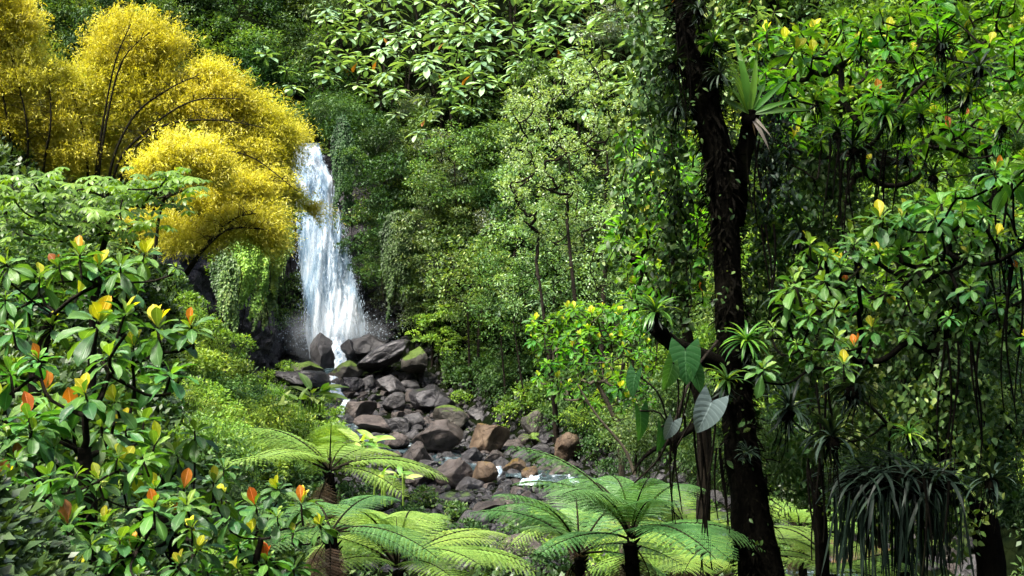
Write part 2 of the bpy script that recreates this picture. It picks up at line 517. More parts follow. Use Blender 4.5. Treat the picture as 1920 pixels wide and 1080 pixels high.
def tube(mb, pts, rad, k=6, mat=0, var=0.5, rough=0.0, cap=True, seed=0):
    pts = np.asarray(pts, float)
    n = len(pts)
    rad = np.broadcast_to(np.asarray(rad, float), (n,))
    tg = nrm(np.gradient(pts, axis=0))
    ref = np.array([0.31, 0.95, 0.05]) if abs(tg[:, 2]).mean() > 0.5 else np.array([0.05, 0.1, 0.99])
    x = nrm(np.cross(tg, ref))
    y = np.cross(tg, x)
    a = np.linspace(0, 2 * math.pi, k, endpoint=False)
    V = pts[:, None, :] + rad[:, None, None] * (np.cos(a)[None, :, None] * x[:, None, :] + np.sin(a)[None, :, None] * y[:, None, :])
    if rough:
        q = V.reshape(-1, 3)
        nz = fbm(q * (1.2 / max(rad.mean(), 0.01)) * np.array([1, 1, 0.4]), seed, 3).reshape(n, k, 1)
        V = pts[:, None, :] + (V - pts[:, None, :]) * (1 + rough * nz)
    i = np.arange(n - 1)[:, None]
    j = np.arange(k)[None, :]
    j2 = (j + 1) % k
    Fc = np.stack([i * k + j, i * k + j2, (i + 1) * k + j2, (i + 1) * k + j], -1).reshape(-1, 4)
    uv = np.stack([np.tile(a / 6.283, n), np.repeat(np.linspace(0, 1, n), k)], -1)
    mb.add(V.reshape(-1, 3), Fc, uv, var, mat)
    if cap:
        c = len(pts) - 1
        mb.add(np.vstack([V[c], pts[c:c + 1] + tg[c] * rad[c] * 0.5]), [(q, (q + 1) % k, k) for q in range(k)], None, var, mat)


def rdir(n, rng, up=0.0):
    v = rng.normal(size=(n, 3))
    v[:, 2] += up
    return nrm(v)


def wood(mb, trunk, trad, targets, rng, twig=0.01, sag=0.12, k=5, power=0.45, maxr=None, mat=0):
    """limbs that reach every target from the nearest limb already grown"""
    trunk = np.asarray(trunk, float)
    tube(mb, trunk, trad, 10, mat, rough=0.12)
    nodes_ = [p for p in trunk]
    par = [-1] + list(range(len(trunk) - 1))
    nt_ = len(trunk)
    lo = nt_ // 2
    tg = sorted([np.asarray(t, float) for t in targets], key=lambda t: min(np.linalg.norm(trunk[lo:] - t, axis=1)))
    for t in tg:
        A = np.array(nodes_[lo:])
        d = np.linalg.norm(A - t, axis=1) + 0.35 * np.maximum(0, A[:, 2] - t[2])
        i = int(np.argmin(d)) + lo
        a = nodes_[i]
        L_ = np.linalg.norm(t - a)
        pv = i
        m = max(2, min(6, int(L_ / 0.5) + 2))
        side = rng.normal(size=3) * L_ * sag
        for q in range(1, m + 1):
            u = q / m
            p = a + (t - a) * u + side * math.sin(math.pi * u) * 0.6 + (np.array([0, 0, -1.0]) * L_ * sag * math.sin(math.pi * u))
            if q < m:
                p = p + rng.normal(size=3) * L_ * 0.025
            nodes_.append(p)
            par.append(pv)
            pv = len(nodes_) - 1
    n = len(nodes_)
    cnt = np.zeros(n)
    kids = [0] * n
    for i in range(nt_, n):
        if par[i] >= nt_:
            kids[par[i]] += 1
    tips = [i for i in range(nt_, n) if kids[i] == 0]
    for t in tips:
        i = t
        while i >= nt_:
            cnt[i] += 1
            i = par[i]
    rad = twig * np.maximum(cnt, 1) ** power
    if maxr:
        rad = np.minimum(rad, maxr)
    seen = set()
    for t in sorted(tips, key=lambda q: -np.linalg.norm(nodes_[q] - trunk[-1])):
        ch = [t]
        i = par[t]
        while i >= nt_ and i not in seen:
            ch.append(i)
            i = par[i]
        seen.update(ch)
        rr = [rad[c] for c in ch]
        ch.append(i)
        rr.append(rad[i] if i >= nt_ else rr[-1] * 1.15)
        pts = np.array([nodes_[c] for c in ch])[::-1]
        if len(pts) > 1:
            m = len(pts) * 2
            tube(mb, smooth(pts, m), np.interp(np.linspace(0, 1, m), np.linspace(0, 1, len(rr)), rr[::-1]), k, mat)


# ------------------------------------------------------------------ terrain
XL = ([-20, 5, 20, 35, 45, 55, 65, 70, 75, 80, 90, 100, 200], [0, -1, -2.5, -4, -5.8, -8, -10.6, -12.6, -16, -19.5, -22, -22, -22])
XR = ([-20, 5, 20, 30, 40, 50, 60, 68, 75, 80, 86, 95, 200], [30, 28, 24, 20, 15, 9.5, 4.6, 0.6, -2.4, -4.2, -7, -9, -9])
ZF = ([-20, 20, 40, 58, 68, 75, 79, 82, 85, 200], [-9.9, -9.9, -9.6, -9.25, -8.95, -8.2, -7.3, -6.1, -5.75, -5.6])
YB = ([-200, -60, -30, -23, -21, -12, -9, -4, 0, 10, 20, 40, 200], [60, 66, 86, 92, 95, 95, 90, 80, 75, 66, 58, 50, 40])


def height(x, y, noise=True):
    x = np.asarray(x, float)
    y = np.asarray(y, float)
    xl, xr = np.interp(y, *XL), np.interp(y, *XR)
    z0 = np.interp(y, *ZF)
    l = np.maximum(0, xl - x)
    l = np.where(l < 14, l * 0.98, 14 * 0.98 + (l - 14) * 0.45)
    r = np.maximum(0, x - xr)
    r = np.where(r < 2, r * 1.1, 2.2 + (r - 2) * 0.62)
    yb = np.interp(x, *YB)
    b = np.maximum(0, y - yb)
    steep = np.interp(x, [-26, -22, -11, -8, -2, 10], [2.0, 6, 6, 3.2, 1.55, 1.25])
    bb = np.where(b * steep < 15, b * steep, 15 + (b - 15 / steep) * 1.25)
    near = np.maximum(0, 17 - y) * 0.5
    h = np.maximum(np.maximum(l, r), bb) + 0.25 * np.minimum(np.minimum(l + 0.0, 6), 3) + near
    z = z0 + np.minimum(h, 60 + 0.1 * h)
    if noise:
        q = np.stack([x, y, x * 0], -1).reshape(-1, 3)
        amp = 0.25 + np.clip(h.ravel() * 0.12, 0, 1.3)
        z = z + (fbm(q / 7.0, 3, 4) * amp).reshape(z.shape)
    return z


gx = np.concatenate([np.linspace(-420, -64, 30), np.arange(-60, 70.1, 0.6), np.linspace(74, 420, 30)])
gy = np.concatenate([np.linspace(-300, -14, 20), np.arange(-10, 135, 0.6), np.linspace(138, 420, 24)])
GX, GY = np.meshgrid(gx, gy)
GZ = height(GX, GY)
nx_, ny_ = len(gx), len(gy)
mb = MB()
ii, jj = np.meshgrid(np.arange(ny_ - 1), np.arange(nx_ - 1), indexing='ij')
Fc = np.stack([ii * nx_ + jj, ii * nx_ + jj + 1, (ii + 1) * nx_ + jj + 1, (ii + 1) * nx_ + jj], -1).reshape(-1, 4)
mb.add(np.stack([GX, GY, GZ], -1).reshape(-1, 3), Fc)
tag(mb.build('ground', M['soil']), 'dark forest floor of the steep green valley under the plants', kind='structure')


def hgt(x, y):
    """bilinear look-up in the terrain sheet"""
    x = np.asarray(x, float)
    y = np.asarray(y, float)
    i = np.clip(np.searchsorted(gx, x) - 1, 0, nx_ - 2)
    j = np.clip(np.searchsorted(gy, y) - 1, 0, ny_ - 2)
    u = (x - gx[i]) / (gx[i + 1] - gx[i])
    v = (y - gy[j]) / (gy[j + 1] - gy[j])
    return (GZ[j, i] * (1 - u) * (1 - v) + GZ[j, i + 1] * u * (1 - v) + GZ[j + 1, i] * (1 - u) * v + GZ[j + 1, i + 1] * u * v)


def hit(px, py, y0=3.0, y1=170.0):
    px = np.atleast_1d(np.asarray(px, float))
    py = np.atleast_1d(np.asarray(py, float))
    a, b = (px - 960) / FPX, (540 - py) / FPX
    Y = np.full(len(px), y1)
    live = np.ones(len(px), bool)
    for y in np.arange(y0, y1, 0.4):
        q = live & (b * y < hgt(a * y, np.full(len(px), y)))
        Y[q] = y
        live &= ~q
        if not live.any():
            break
    return np.stack([a * Y, Y, b * Y], -1)


def hit1(px, py, y0=3.0):
    return hit(px, py, y0)[0]


# ------------------------------------------------------------------ cliff beside and behind the waterfall
def cliff(name, path, tops, label, back=7.0, seed=0, amp=0.9, lean=0.12):
    path = np.asarray(path, float)
    s = np.concatenate([[0], np.cumsum(np.linalg.norm(np.diff(path, axis=0), axis=1))])
    n = int(s[-1] / 0.22)
    ss = np.linspace(0, s[-1], n)
    X, Y = np.interp(ss, s, path[:, 0]), np.interp(ss, s, path[:, 1])
    T = np.interp(ss, s, tops)
    tx, ty = np.gradient(X), np.gradient(Y)
    ln = np.hypot(tx, ty)
    nxv, nyv = ty / ln, -tx / ln
    kk = np.ones(9) / 9
    nxv, nyv = np.convolve(np.pad(nxv, 4, 'edge'), kk, 'valid'), np.convolve(np.pad(nyv, 4, 'edge'), kk, 'valid')
    m = 90
    V = np.zeros((m + 8, n, 3))
    for i in range(m):
        t = i / (m - 1)
        z = -10 + (T + 10) * t
        p = np.stack([X, Y, z], -1)
        blk = np.floor(fbm(p * np.array([0.45, 0.45, 0.3]), seed, 2) * 3.0) / 3.0
        dsp = amp * (0.75 * blk + 0.45 * fbm(p * np.array([0.8, 0.8, 1.4]), seed + 5, 4)) - lean * (z + 10)
        V[i, :, 0] = X + nxv * dsp
        V[i, :, 1] = Y + nyv * dsp
        V[i, :, 2] = z
    for q in range(8):
        V[m + q] = V[m - 1] - np.stack([nxv, nyv, -nxv * 0], -1) * 2.5 * (q + 1) / 8 - np.array([0, 0, 1.0]) * 0.05 * (q + 1) ** 2.4
    r = m + 8
    i, j = np.meshgrid(np.arange(r - 1), np.arange(n - 1), indexing='ij')
    Fc = np.stack([i * n + j, i * n + j + 1, (i + 1) * n + j + 1, (i + 1) * n + j], -1).reshape(-1, 4)
    b_ = MB()
    b_.add(V.reshape(-1, 3), Fc)
    o = b_.build(name, M['cliff'], smooth_shade=False)
    return tag(o, label, kind='structure'), V


_, CLV = cliff('cliff', [(-27, 71), (-20.5, 74.5), (-18.3, 79), (-16.6, 84), (-17.0, 89), (-17.6, 92.5), (-14, 93.2), (-12.0, 92), (-10.4, 90.0), (-8.6, 90.2), (-5.5, 86.5), (-3.5, 84)],
               [3, 3.2, 4.2, 6.5, 9.5, 10.9, 10.9, 11.5, 12, 9, 4, -1], 'dark wet rock cliff around the waterfall with blocky cracked faces', seed=11)

# ------------------------------------------------------------------ waterfall
def water_mat(name, lo, hi, blue=0.5, sc=(1.5, 1.5, 0.2), alpha=True, lift=0.0):
    m, t, out = nodes(name)
    L = t.links.new
    tc = N(t, 'ShaderNodeTexCoord')
    mp = N(t, 'ShaderNodeMapping')
    mp.inputs['Scale'].default_value = sc
    L(tc.outputs['Object'], mp.inputs[0])
    n1 = N(t, 'ShaderNodeTexNoise', i_Scale=1.0, i_Detail=9, i_Roughness=0.68)
    L(mp.outputs[0], n1.inputs['Vector'])
    mp2 = N(t, 'ShaderNodeMapping')
    mp2.inputs['Scale'].default_value = (0.5, 0.5, 0.12)
    L(tc.outputs['Object'], mp2.inputs[0])
    n2 = N(t, 'ShaderNodeTexNoise', i_Scale=1.0, i_Detail=4, i_Roughness=0.5)
    L(mp2.outputs[0], n2.inputs['Vector'])
    f = math_(t, 'ADD', math_(t, 'MULTIPLY', n1.outputs[0], 0.7), math_(t, 'MULTIPLY', n2.outputs[0], 0.5))
    c = ramp(t, f, [(0.46 - lift, (0.10, 0.20, 0.32)), (0.58 - lift, (0.32, 0.47, 0.60)), (0.69 - lift, (0.78, 0.84, 0.88))])
    bs = N(t, 'ShaderNodeBsdfPrincipled')
    bs.inputs['Roughness'].default_value = 0.45
    L(c, bs.inputs['Base Color'])
    tr = N(t, 'ShaderNodeBsdfTransparent')
    mr = N(t, 'ShaderNodeMapRange', n_1=lo, n_2=hi, n_3=0.0, n_4=0.97)
    uv = N(t, 'ShaderNodeUVMap', uv_map='UVMap')
    sp = N(t, 'ShaderNodeSeparateXYZ')
    L(uv.outputs[0], sp.inputs[0])
    e = math_(t, 'ABSOLUTE', math_(t, 'SUBTRACT', sp.outputs[0], 0.5))
    e2 = math_(t, 'MULTIPLY', math_(t, 'POWER', math_(t, 'MULTIPLY', e, 2.0), 4.0), 0.28)
    L(math_(t, 'SUBTRACT', f, e2), mr.inputs[0])
    ms = N(t, 'ShaderNodeMixShader')
    L(mr.outputs[0], ms.inputs[0])
    L(tr.outputs[0], ms.inputs[1])
    tl = N(t, 'ShaderNodeBsdfTranslucent')
    L(c, tl.inputs[0])
    m2 = N(t, 'ShaderNodeMixShader', n_0=0.35)
    L(bs.outputs[0], m2.inputs[1])
    L(tl.outputs[0], m2.inputs[2])
    L(m2.outputs[0], ms.inputs[2])
    L(ms.outputs[0], out.inputs[0])
    return m


M['fall_back'] = water_mat('falling_water_thick', 0.27, 0.43)
M['fall_front'] = water_mat('falling_water_strands', 0.53, 0.72, sc=(3.2, 3.2, 0.3))
WL = ([275, 300, 330, 400, 450, 500, 550, 600, 640, 670], [545, 544, 548, 551, 556, 562, 566, 570, 574, 580])
WR = ([275, 300, 330, 400, 450, 500, 550, 600, 640, 670], [600, 606, 620, 640, 651, 661, 674, 684, 684, 670])
fall = thing('waterfall', P(590, 640, 88), 'tall white waterfall plunging down the dark cliff to the boulders', 'waterfall')
fo = np.array(fall.location)
for li, (dy, mt, ins) in enumerate(((0.0, 'fall_back', 0), (-0.45, 'fall_front', 2), (-0.9, 'fall_front', 6))):
    ny, nx = 160, 44
    v, uv = [], []
    for i in range(ny + 1):
        py = 268 + (672 - 268) * i / ny
        l, r = np.interp(py, *WL) + ins, np.interp(py, *WR) - ins
        tt = (py - 275) / 395
        for j in range(nx + 1):
            u = j / nx
            Y = 92.3 - 4.3 * max(0, tt) ** 0.6 + dy - 0.9 * math.sin(math.pi * u)
            v.append(P(l + (r - l) * u, py, Y))
            uv.append((u, i / ny))
    v = np.array(v)
    v[:, 1] += 0.45 * fbm(v * np.array([1.6, 0.4, 0.16]), 21 + li, 4)
    v[:, 0] += 0.12 * fbm(v * np.array([1.3, 0.4, 0.5]), 31 + li, 3)
    v[:, 2] = np.maximum(v[:, 2], -5.6) if li else v[:, 2]
    i, j = np.meshgrid(np.arange(ny), np.arange(nx), indexing='ij')
    Fc = np.stack([i * (nx + 1) + j, i * (nx + 1) + j + 1, (i + 1) * (nx + 1) + j + 1, (i + 1) * (nx + 1) + j], -1).reshape(-1, 4)
    b_ = MB()
    b_.add(v, Fc, uv)
    b_.build('water_sheet', M[mt], fall, fo)
# loose strands and drops flying off the sheet
m, t, out = nodes('white_spray')
bs = N(t, 'ShaderNodeBsdfPrincipled', i_Roughness=0.5)
bs.inputs['Base Color'].default_value = (0.50, 0.62, 0.72, 1)
t.links.new(bs.outputs[0], out.inputs[0])
M['spray'] = m
n = 4200
py = 275 + 380 * RNG.random(n) ** 0.9
l, r = np.interp(py, *WL), np.interp(py, *WR)
u = RNG.random(n)
edge = RNG.random(n) < 0.35
u = np.where(edge, np.where(RNG.random(n) < 0.35, -0.01 + 0.05 * RNG.normal(size=n), 0.99 + 0.05 * RNG.normal(size=n)), u)
Y = 91.6 - 4.6 * ((py - 275) / 395).clip(0, 1) ** 0.6 - 1.4 * RNG.random(n) * np.sin(math.pi * u.clip(0, 1)) - 0.3
pos = np.stack([(l + (r - l) * u - 960) / FPX * Y, Y, (540 - py) / FPX * Y], -1)
d = np.stack([RNG.normal(size=n) * 0.12 + 0.08, -0.15 * np.ones(n), -np.ones(n)], -1)
b_ = MB()
T_DROP = leaf_tpl(2, lance, 0.14, 0.3, 0.0)
leaves(b_, T_DROP, pos, d, np.tile([0.0, -1, 0.1], (n, 1)), 0.06 + 0.16 * RNG.random(n) ** 2, 0.5)
n = 5000
g_ = RNG.normal(size=(n, 3))
pos = P(628, 640, 86.6) + g_ * np.array([2.1, 0.7, 0.75]) + np.array([0, 0, 0.5]) * np.abs(g_[:, :1])
pos = pos[pos[:, 2] > -5.7]
leaves(b_, T_DROP, pos, rdir(len(pos), RNG, 0.5), rdir(len(pos), RNG), 0.03 + 0.09 * RNG.random(len(pos)) ** 2, 0.5, 0, 3.0)
b_.build('spray_drops', M['spray'], fall, fo)


def blob(mb_, c, r, seed=0, sub=4, amp=0.25, freq=1.0):
    import bmesh
    bm = bmesh.new()
    bmesh.ops.create_icosphere(bm, subdivisions=sub, radius=1)
    V = np.array([v_.co[:] for v_ in bm.verts])
    Fq = np.array([[q.index for q in f_.verts] for f_ in bm.faces])
    bm.free()
    V = V * (1 + amp * fbm(V * freq * 1.5, seed, 3))[:, None]
    mb_.add(V * np.asarray(r) + np.asarray(c), Fq)


# mist thrown up where the fall lands
m, t, out = nodes('mist_air')
pv = N(t, 'ShaderNodeVolumePrincipled')
pv.inputs['Color'].default_value = (0.90, 0.96, 1.0, 1)
pv.inputs['Anisotropy'].default_value = 0.1
tc = N(t, 'ShaderNodeTexCoord')
nz = N(t, 'ShaderNodeTexNoise', i_Scale=0.9, i_Detail=3)
t.links.new(tc.outputs['Object'], nz.inputs['Vector'])
ln = N(t, 'ShaderNodeVectorMath', operation='LENGTH')
mpp = N(t, 'ShaderNodeMapping')
mpp.inputs['Scale'].default_value = (1 / 4.7, 1 / 2.5, 1 / 2.5)
t.links.new(tc.outputs['Object'], mpp.inputs[0])
t.links.new(mpp.outputs[0], ln.inputs[0])
fa = N(t, 'ShaderNodeMapRange', n_1=1.0, n_2=0.15, n_3=0.0, n_4=1.0)
t.links.new(ln.outputs['Value'], fa.inputs[0])
dn = N(t, 'ShaderNodeMapRange', n_1=0.38, n_2=0.68, n_3=0.0, n_4=0.35)
t.links.new(nz.outputs[0], dn.inputs[0])
t.links.new(math_(t, 'MULTIPLY', math_(t, 'POWER', fa.outputs[0], 1.4), dn.outputs[0]), pv.inputs['Density'])
t.links.new(pv.outputs[0], out.inputs['Volume'])
M['mist'] = m
b_ = MB()
c = P(622, 628, 85.6)
blob(b_, c, (4.8, 2.6, 2.6), 4, 3, 0.05)
tag(b_.build('mist', M['mist'], origin=c), 'white spray mist hanging where the waterfall lands', kind='stuff')

# ------------------------------------------------------------------ stream
m, t, out = nodes('stream_water')
L = t.links.new
tc = N(t, 'ShaderNodeTexCoord')
nz = N(t, 'ShaderNodeTexNoise', i_Scale=1.3, i_Detail=7, i_Roughness=0.65)
L(tc.outputs['Object'], nz.inputs['Vector'])
c = ramp(t, nz.outputs[0], [(0.50, (0.02, 0.035, 0.04)), (0.60, (0.12, 0.17, 0.19)), (0.68, (0.72, 0.78, 0.82))])
bs = N(t, 'ShaderNodeBsdfPrincipled', i_Roughness=0.18)
L(c, bs.inputs['Base Color'])
bp = N(t, 'ShaderNodeBump', i_Strength=0.6, i_Distance=0.1)
L(nz.outputs[0], bp.inputs['Height'])
L(bp.outputs[0], bs.inputs['Normal'])
L(bs.outputs[0], out.inputs[0])
M['stream'] = m
cx = smooth([(-14.0, 89.0, 0), (-13.5, 84, 0), (-12.3, 79, 0), (-10.4, 73, 0), (-7.0, 67, 0), (-2.5, 61, 0), (2.2, 56.5, 0), (6.2, 50, 0), (9.5, 42, 0), (10, 30, 0), (9, 15, 0)], 120)
wd = np.interp(cx[:, 1], [15, 40, 55, 60, 70, 80, 84, 89], [3, 1.6, 1.5, 1.3, 0.9, 1.0, 2.4, 4.5])
tg = nrm(np.gradient(cx, axis=0))
sd_ = np.stack([-tg[:, 1], tg[:, 0], tg[:, 2] * 0], -1)
rows = []
for j in range(13):
    u = j / 12 * 2 - 1
    q = cx + sd_ * (wd * u)[:, None]
    q[:, 2] = np.interp(q[:, 1], *ZF) + 0.12
    q[:, 2] += 0.06 * fbm(q * 1.4, 2, 3)
    rows.append(q)
V = np.array(rows)
i, j = np.meshgrid(np.arange(12), np.arange(119), indexing='ij')
Fc = np.stack([i * 120 + j, i * 120 + j + 1, (i + 1) * 120 + j + 1, (i + 1) * 120 + j], -1).reshape(-1, 4)
b_ = MB()
b_.add(V.reshape(-1, 3), Fc)
tag(b_.build('water', M['stream']), 'foaming stream threading between the boulders', kind='structure')


def cascade(p0, p1, wpx, Y0, Y1, label):
    o = thing('cascade', P(*p1, Y1), label, 'cascade')
    b_ = MB()
    ny, nx = 30, 10
    v, uv = [], []
    for i in range(ny + 1):
        t_ = i / ny
        px = p0[0] + (p1[0] - p0[0]) * t_
        py = p0[1] + (p1[1] - p0[1]) * t_
        for j in range(nx + 1):
            u = j / nx
            v.append(P(px + (u - 0.5) * wpx * (0.8 + 0.5 * t_), py, Y0 + (Y1 - Y0) * t_ - 0.25 * math.sin(math.pi * u)))
            uv.append((0.3 + 0.4 * u, t_))
    v = np.array(v)
    v += 0.12 * np.stack([fbm(v * 2.1, 5), fbm(v * 2.3, 6), fbm(v * 1.9, 7)], -1)
    i, j = np.meshgrid(np.arange(ny), np.arange(nx), indexing='ij')
    b_.add(v, np.stack([i * (nx + 1) + j, i * (nx + 1) + j + 1, (i + 1) * (nx + 1) + j + 1, (i + 1) * (nx + 1) + j], -1).reshape(-1, 4), uv)
    k = 50
    q = RNG.random((k, 2))
    pos = np.array([P(p0[0] + (p1[0] - p0[0]) * a + (b - 0.5) * wpx * 1.2, p0[1] + (p1[1] - p0[1]) * a, Y0 + (Y1 - Y0) * a - 0.35) for a, b in q])
    b_.add(*_drops(pos))
    b_.build('water_sheet', [M['casc']], o, np.array(o.location))


def _drops(pos):
    x = MB()
    leaves(x, T_DROP, pos, np.tile([0.0, -0.3, -1], (len(pos), 1)) + RNG.normal(size=(len(pos), 3)) * 0.4, np.tile([0.0, -1, 0.2], (len(pos), 1)), 0.05 + 0.1 * RNG.random(len(pos)), 0.5)
    return x.v[0], x.f[0], np.full((len(x.v[0]), 2), 0.5)


M['casc'] = water_mat('foaming_cascade', 0.40, 0.50, sc=(5, 5, 1.6), lift=0.06)
cascade((630, 632), (642, 692), 20, 84.4, 82.6, 'white chute of water between the pointed rock and the broad grey boulder')
cascade((624, 704), (632, 745), 20, 81.0, 78.4, 'small white cascade beside the wide dark slab below the pool')
cascade((1008, 889), (988, 908), 26, 56.3, 55.3, 'small white rapid between round brown boulders at the right of the rock bed')
cascade((1072, 893), (1080, 908), 16, 56.0, 55.2, 'thin white trickle at the right end of the rock bed')
cascade((935, 876), (925, 893), 15, 57.6, 56.8, 'short white riffle behind the triangular brown boulder')
cascade((650, 748), (638, 780), 16, 76.4, 74.0, 'narrow white trickle left of the purplish brown boulder')

# ------------------------------------------------------------------ boulders
def rock_mesh(seed, mat, flat=1.0, planes=9, soft=0.1):
    import bmesh
    rg = np.random.default_rng(seed)
    bm = bmesh.new()
    bmesh.ops.create_icosphere(bm, subdivisions=5, radius=1)
    V = np.array([v_.co[:] for v_ in bm.verts])
    Fq = np.array([[q.index for q in f_.verts] for f_ in bm.faces])
    bm.free()
    V = V * 1.25
    for _ in range(planes):
        n_ = nrm(rg.normal(size=3))
        d_ = 0.62 + 0.34 * rg.random()
        e = V @ n_ - d_
        V = V - np.where(e > 0, e * (0.93), 0)[:, None] * n_
    V = V + nrm(V) * (0.10 * fbm(V * 1.6, seed, 5))[:, None]
    V = V / np.abs(V).max(axis=0) * np.array([1, 0.85, 0.8 * flat])
    b_ = MB()
    b_.add(V, Fq)
    return b_.mesh('boulder', mat, smooth_shade=True)


RM = {}
for k in ('rock_dark', 'rock_grey', 'rock_brown', 'rock_ochre', 'rock_moss'):
    RM[k] = [rock_mesh(100 + 7 * i + len(k), M[k], planes=8 + i % 4) for i in range(5)]
placed = []


def rock(px, py, w_, h_, kind='rock_dark', var=0, tilt=0.0, label=None, Y=None, rz=None):
    """px, py = centre in the photo, w_, h_ = size in its pixels; stands on the stream bed"""
    if Y is None:
        Y = hit(px, py + h_ * 0.42)[0][1]
    c = P(px, py, Y)
    sx, sz = w_ * 1.15 / 2 / FPX * Y, h_ * 1.2 / 2 / FPX * Y
    o = link('boulder', RM[kind][var % 5], None, c)
    rz = (var * 2.4 + px) % 6.28 if rz is None else rz
    s = max(sx, sz * 0.75)
    o.scale = (sx / 0.97, s / 0.85, sz / 0.78)
    o.rotation_euler = (0, R(tilt), 0)
    if rz:
        # turn the rock about its own axis, keep the width seen from here
        o.rotation_euler = (R(RNG.uniform(-8, 8)), R(tilt), 0)
        if (var + int(px)) % 2:
            o.scale[0] = -o.scale[0]
            o.scale[1] = -o.scale[1]
    placed.append((px, py, w_, h_))
    tag(o, label, 'boulder', 'boulders of the stream bed')
    if not label:
        ad = {'rock_dark': 'dark wet', 'rock_grey': 'grey', 'rock_brown': 'brown', 'rock_ochre': 'ochre', 'rock_moss': 'mossy'}[kind]
        ad = ('small ' if w_ < 28 else 'large ' if w_ > 60 else '') + ad + ' boulder'
        later(o, ad, c)
    return o


POOLY = {(603, 662): 84.5, (690, 648): 84.6, (655, 655): 83.6, (722, 672): 81.5, (782, 678): 80.5, (577, 690): 82.2, (570, 712): 80.6, (652, 697): 81.2, (655, 722): 79.6}
for a in [(603, 662, 58, 62, 'rock_grey', 0, 6, 'pointed grey rock standing in the mist below the waterfall'),
          (690, 648, 78, 48, 'rock_grey', 1, 5, 'broad rounded grey boulder behind the long slanting slab'),
          (655, 655, 30, 40, 'rock_dark', 2, 0, 'upright dark rock between the chute and the broad grey boulder'),
          (722, 672, 98, 38, 'rock_dark', 3, -28, 'long dark slab slanting up to the right over the rock bed'),
          (782, 678, 50, 46, 'rock_moss', 0, 0, 'rounded mossy boulder against the right bank above the rock bed'),
          (577, 690, 54, 26, 'rock_moss', 1, 8, 'low rock with an ochre edge behind the wide dark slab'),
          (570, 712, 98, 34, 'rock_dark', 4, 8, 'wide flat dark slab left of the small cascade'),
          (652, 697, 56, 40, 'rock_moss', 2, 4, 'dark rock with moss on top at the foot of the chute'),
          (655, 722, 44, 28, 'rock_dark', 0, -20, 'leaning dark slab right of the small cascade'),
          (672, 770, 60, 40, 'rock_brown', 0, -8, 'purplish brown flat-topped boulder in the upper rock bed'),
          (733, 722, 50, 38, 'rock_grey', 2, 8, 'domed grey boulder at the top middle of the rock bed'),
          (742, 759, 42, 36, 'rock_grey', 3, -30, 'bluish grey angular boulder in the middle of the rock bed'),
          (690, 717, 24, 24, 'rock_grey', 4, 0, 'small egg-shaped grey stone above the purplish boulder'),
          (778, 790, 44, 30, 'rock_grey', 0, 10, 'low grey boulder left of the moss-capped one'),
          (703, 798, 72, 32, 'rock_brown', 1, 10, 'flat brown boulder below the purplish one'),
          (842, 787, 60, 44, 'rock_moss', 3, 15, 'moss-capped boulder below the right bank bushes'),
          (810, 745, 76, 48, 'rock_dark', 1, 12, 'dark bulky rock under the overhanging bank plants'),
          (824, 822, 86, 62, 'rock_brown', 2, 8, 'largest brown boulder in the centre of the rock bed'),
          (783, 850, 50, 52, 'rock_brown', 3, -20, 'reddish brown boulder leaning on the largest brown one'),
          (916, 822, 68, 58, 'rock_ochre', 0, 0, 'ochre-topped blocky boulder at the right of the rock bed'),
          (857, 887, 70, 58, 'rock_brown', 4, -25, 'triangular brown boulder above the fern fronds'),
          (906, 892, 50, 46, 'rock_ochre', 1, -10, 'mossy ochre boulder right of the triangular one'),
          (790, 893, 60, 40, 'rock_brown', 0, 15, 'brown boulder with a mossy corner left of the triangular one'),
          (742, 829, 46, 34, 'rock_brown', 1, 8, 'low brown boulder behind the heliconia leaves'),
          (928, 860, 36, 28, 'rock_brown', 2, 0, 'round reddish boulder just above the rapid'),
          (966, 876, 40, 30, 'rock_ochre', 2, 6, 'rounded ochre boulder between the two rapids'),
          (997, 887, 34, 32, 'rock_ochre', 3, 0, 'ochre boulder nearest the thin trickle'),
          (910, 958, 70, 44, 'rock_brown', 3, -20, 'brown boulder seen between the central and the right ferns'),
          (815, 924, 54, 24, 'rock_brown', 4, 5, 'low brown boulder half hidden by the central fern'),
          (940, 868, 30, 26, 'rock_grey', 1, 0, 'pale grey stone left of the rapid'),
          (886, 855, 36, 34, 'rock_dark', 2, 20, 'dark wedge of rock under the ochre-topped boulder'),
          (1000, 795, 40, 50, 'rock_moss', 4, 0, 'mossy rock under the fringe plants on the right bank'),
          (1060, 840, 50, 60, 'rock_ochre', 4, 0, 'ochre rock face behind the yellow-tipped sapling'),
          (870, 938, 50, 26, 'rock_dark', 0, 0, 'dark flat rock below the triangular brown boulder'),
          (975, 1030, 80, 46, 'rock_brown', 2, 0, 'pale brown rock at the bottom between the two right-hand ferns'),
          (1600, 1040, 150, 44, 'rock_ochre', 0, 4, 'long tan boulder glimpsed behind the hanging strap leaves'),
          (1290, 970, 70, 44, 'rock_brown', 3, 0, 'reddish rock behind the largest tree fern'),
          (1760, 1035, 90, 40, 'rock_moss', 3, 4, 'mossy rock at the lower right behind the second trunk')]:
    rock(*a[:7], label=a[7], Y=POOLY.get((a[0], a[1])))
kinds = ['rock_dark', 'rock_grey', 'rock_brown', 'rock_grey', 'rock_brown']
rg = np.random.default_rng(5)
BED = [(700, 560, 760, 640), (620, 700, 800, 800), (640, 760, 900, 860), (760, 820, 1080, 900), (820, 880, 1100, 960), (480, 640, 600, 720), (880, 930, 1400, 1060), (1450, 990, 1850, 1070)]
cnt = 0
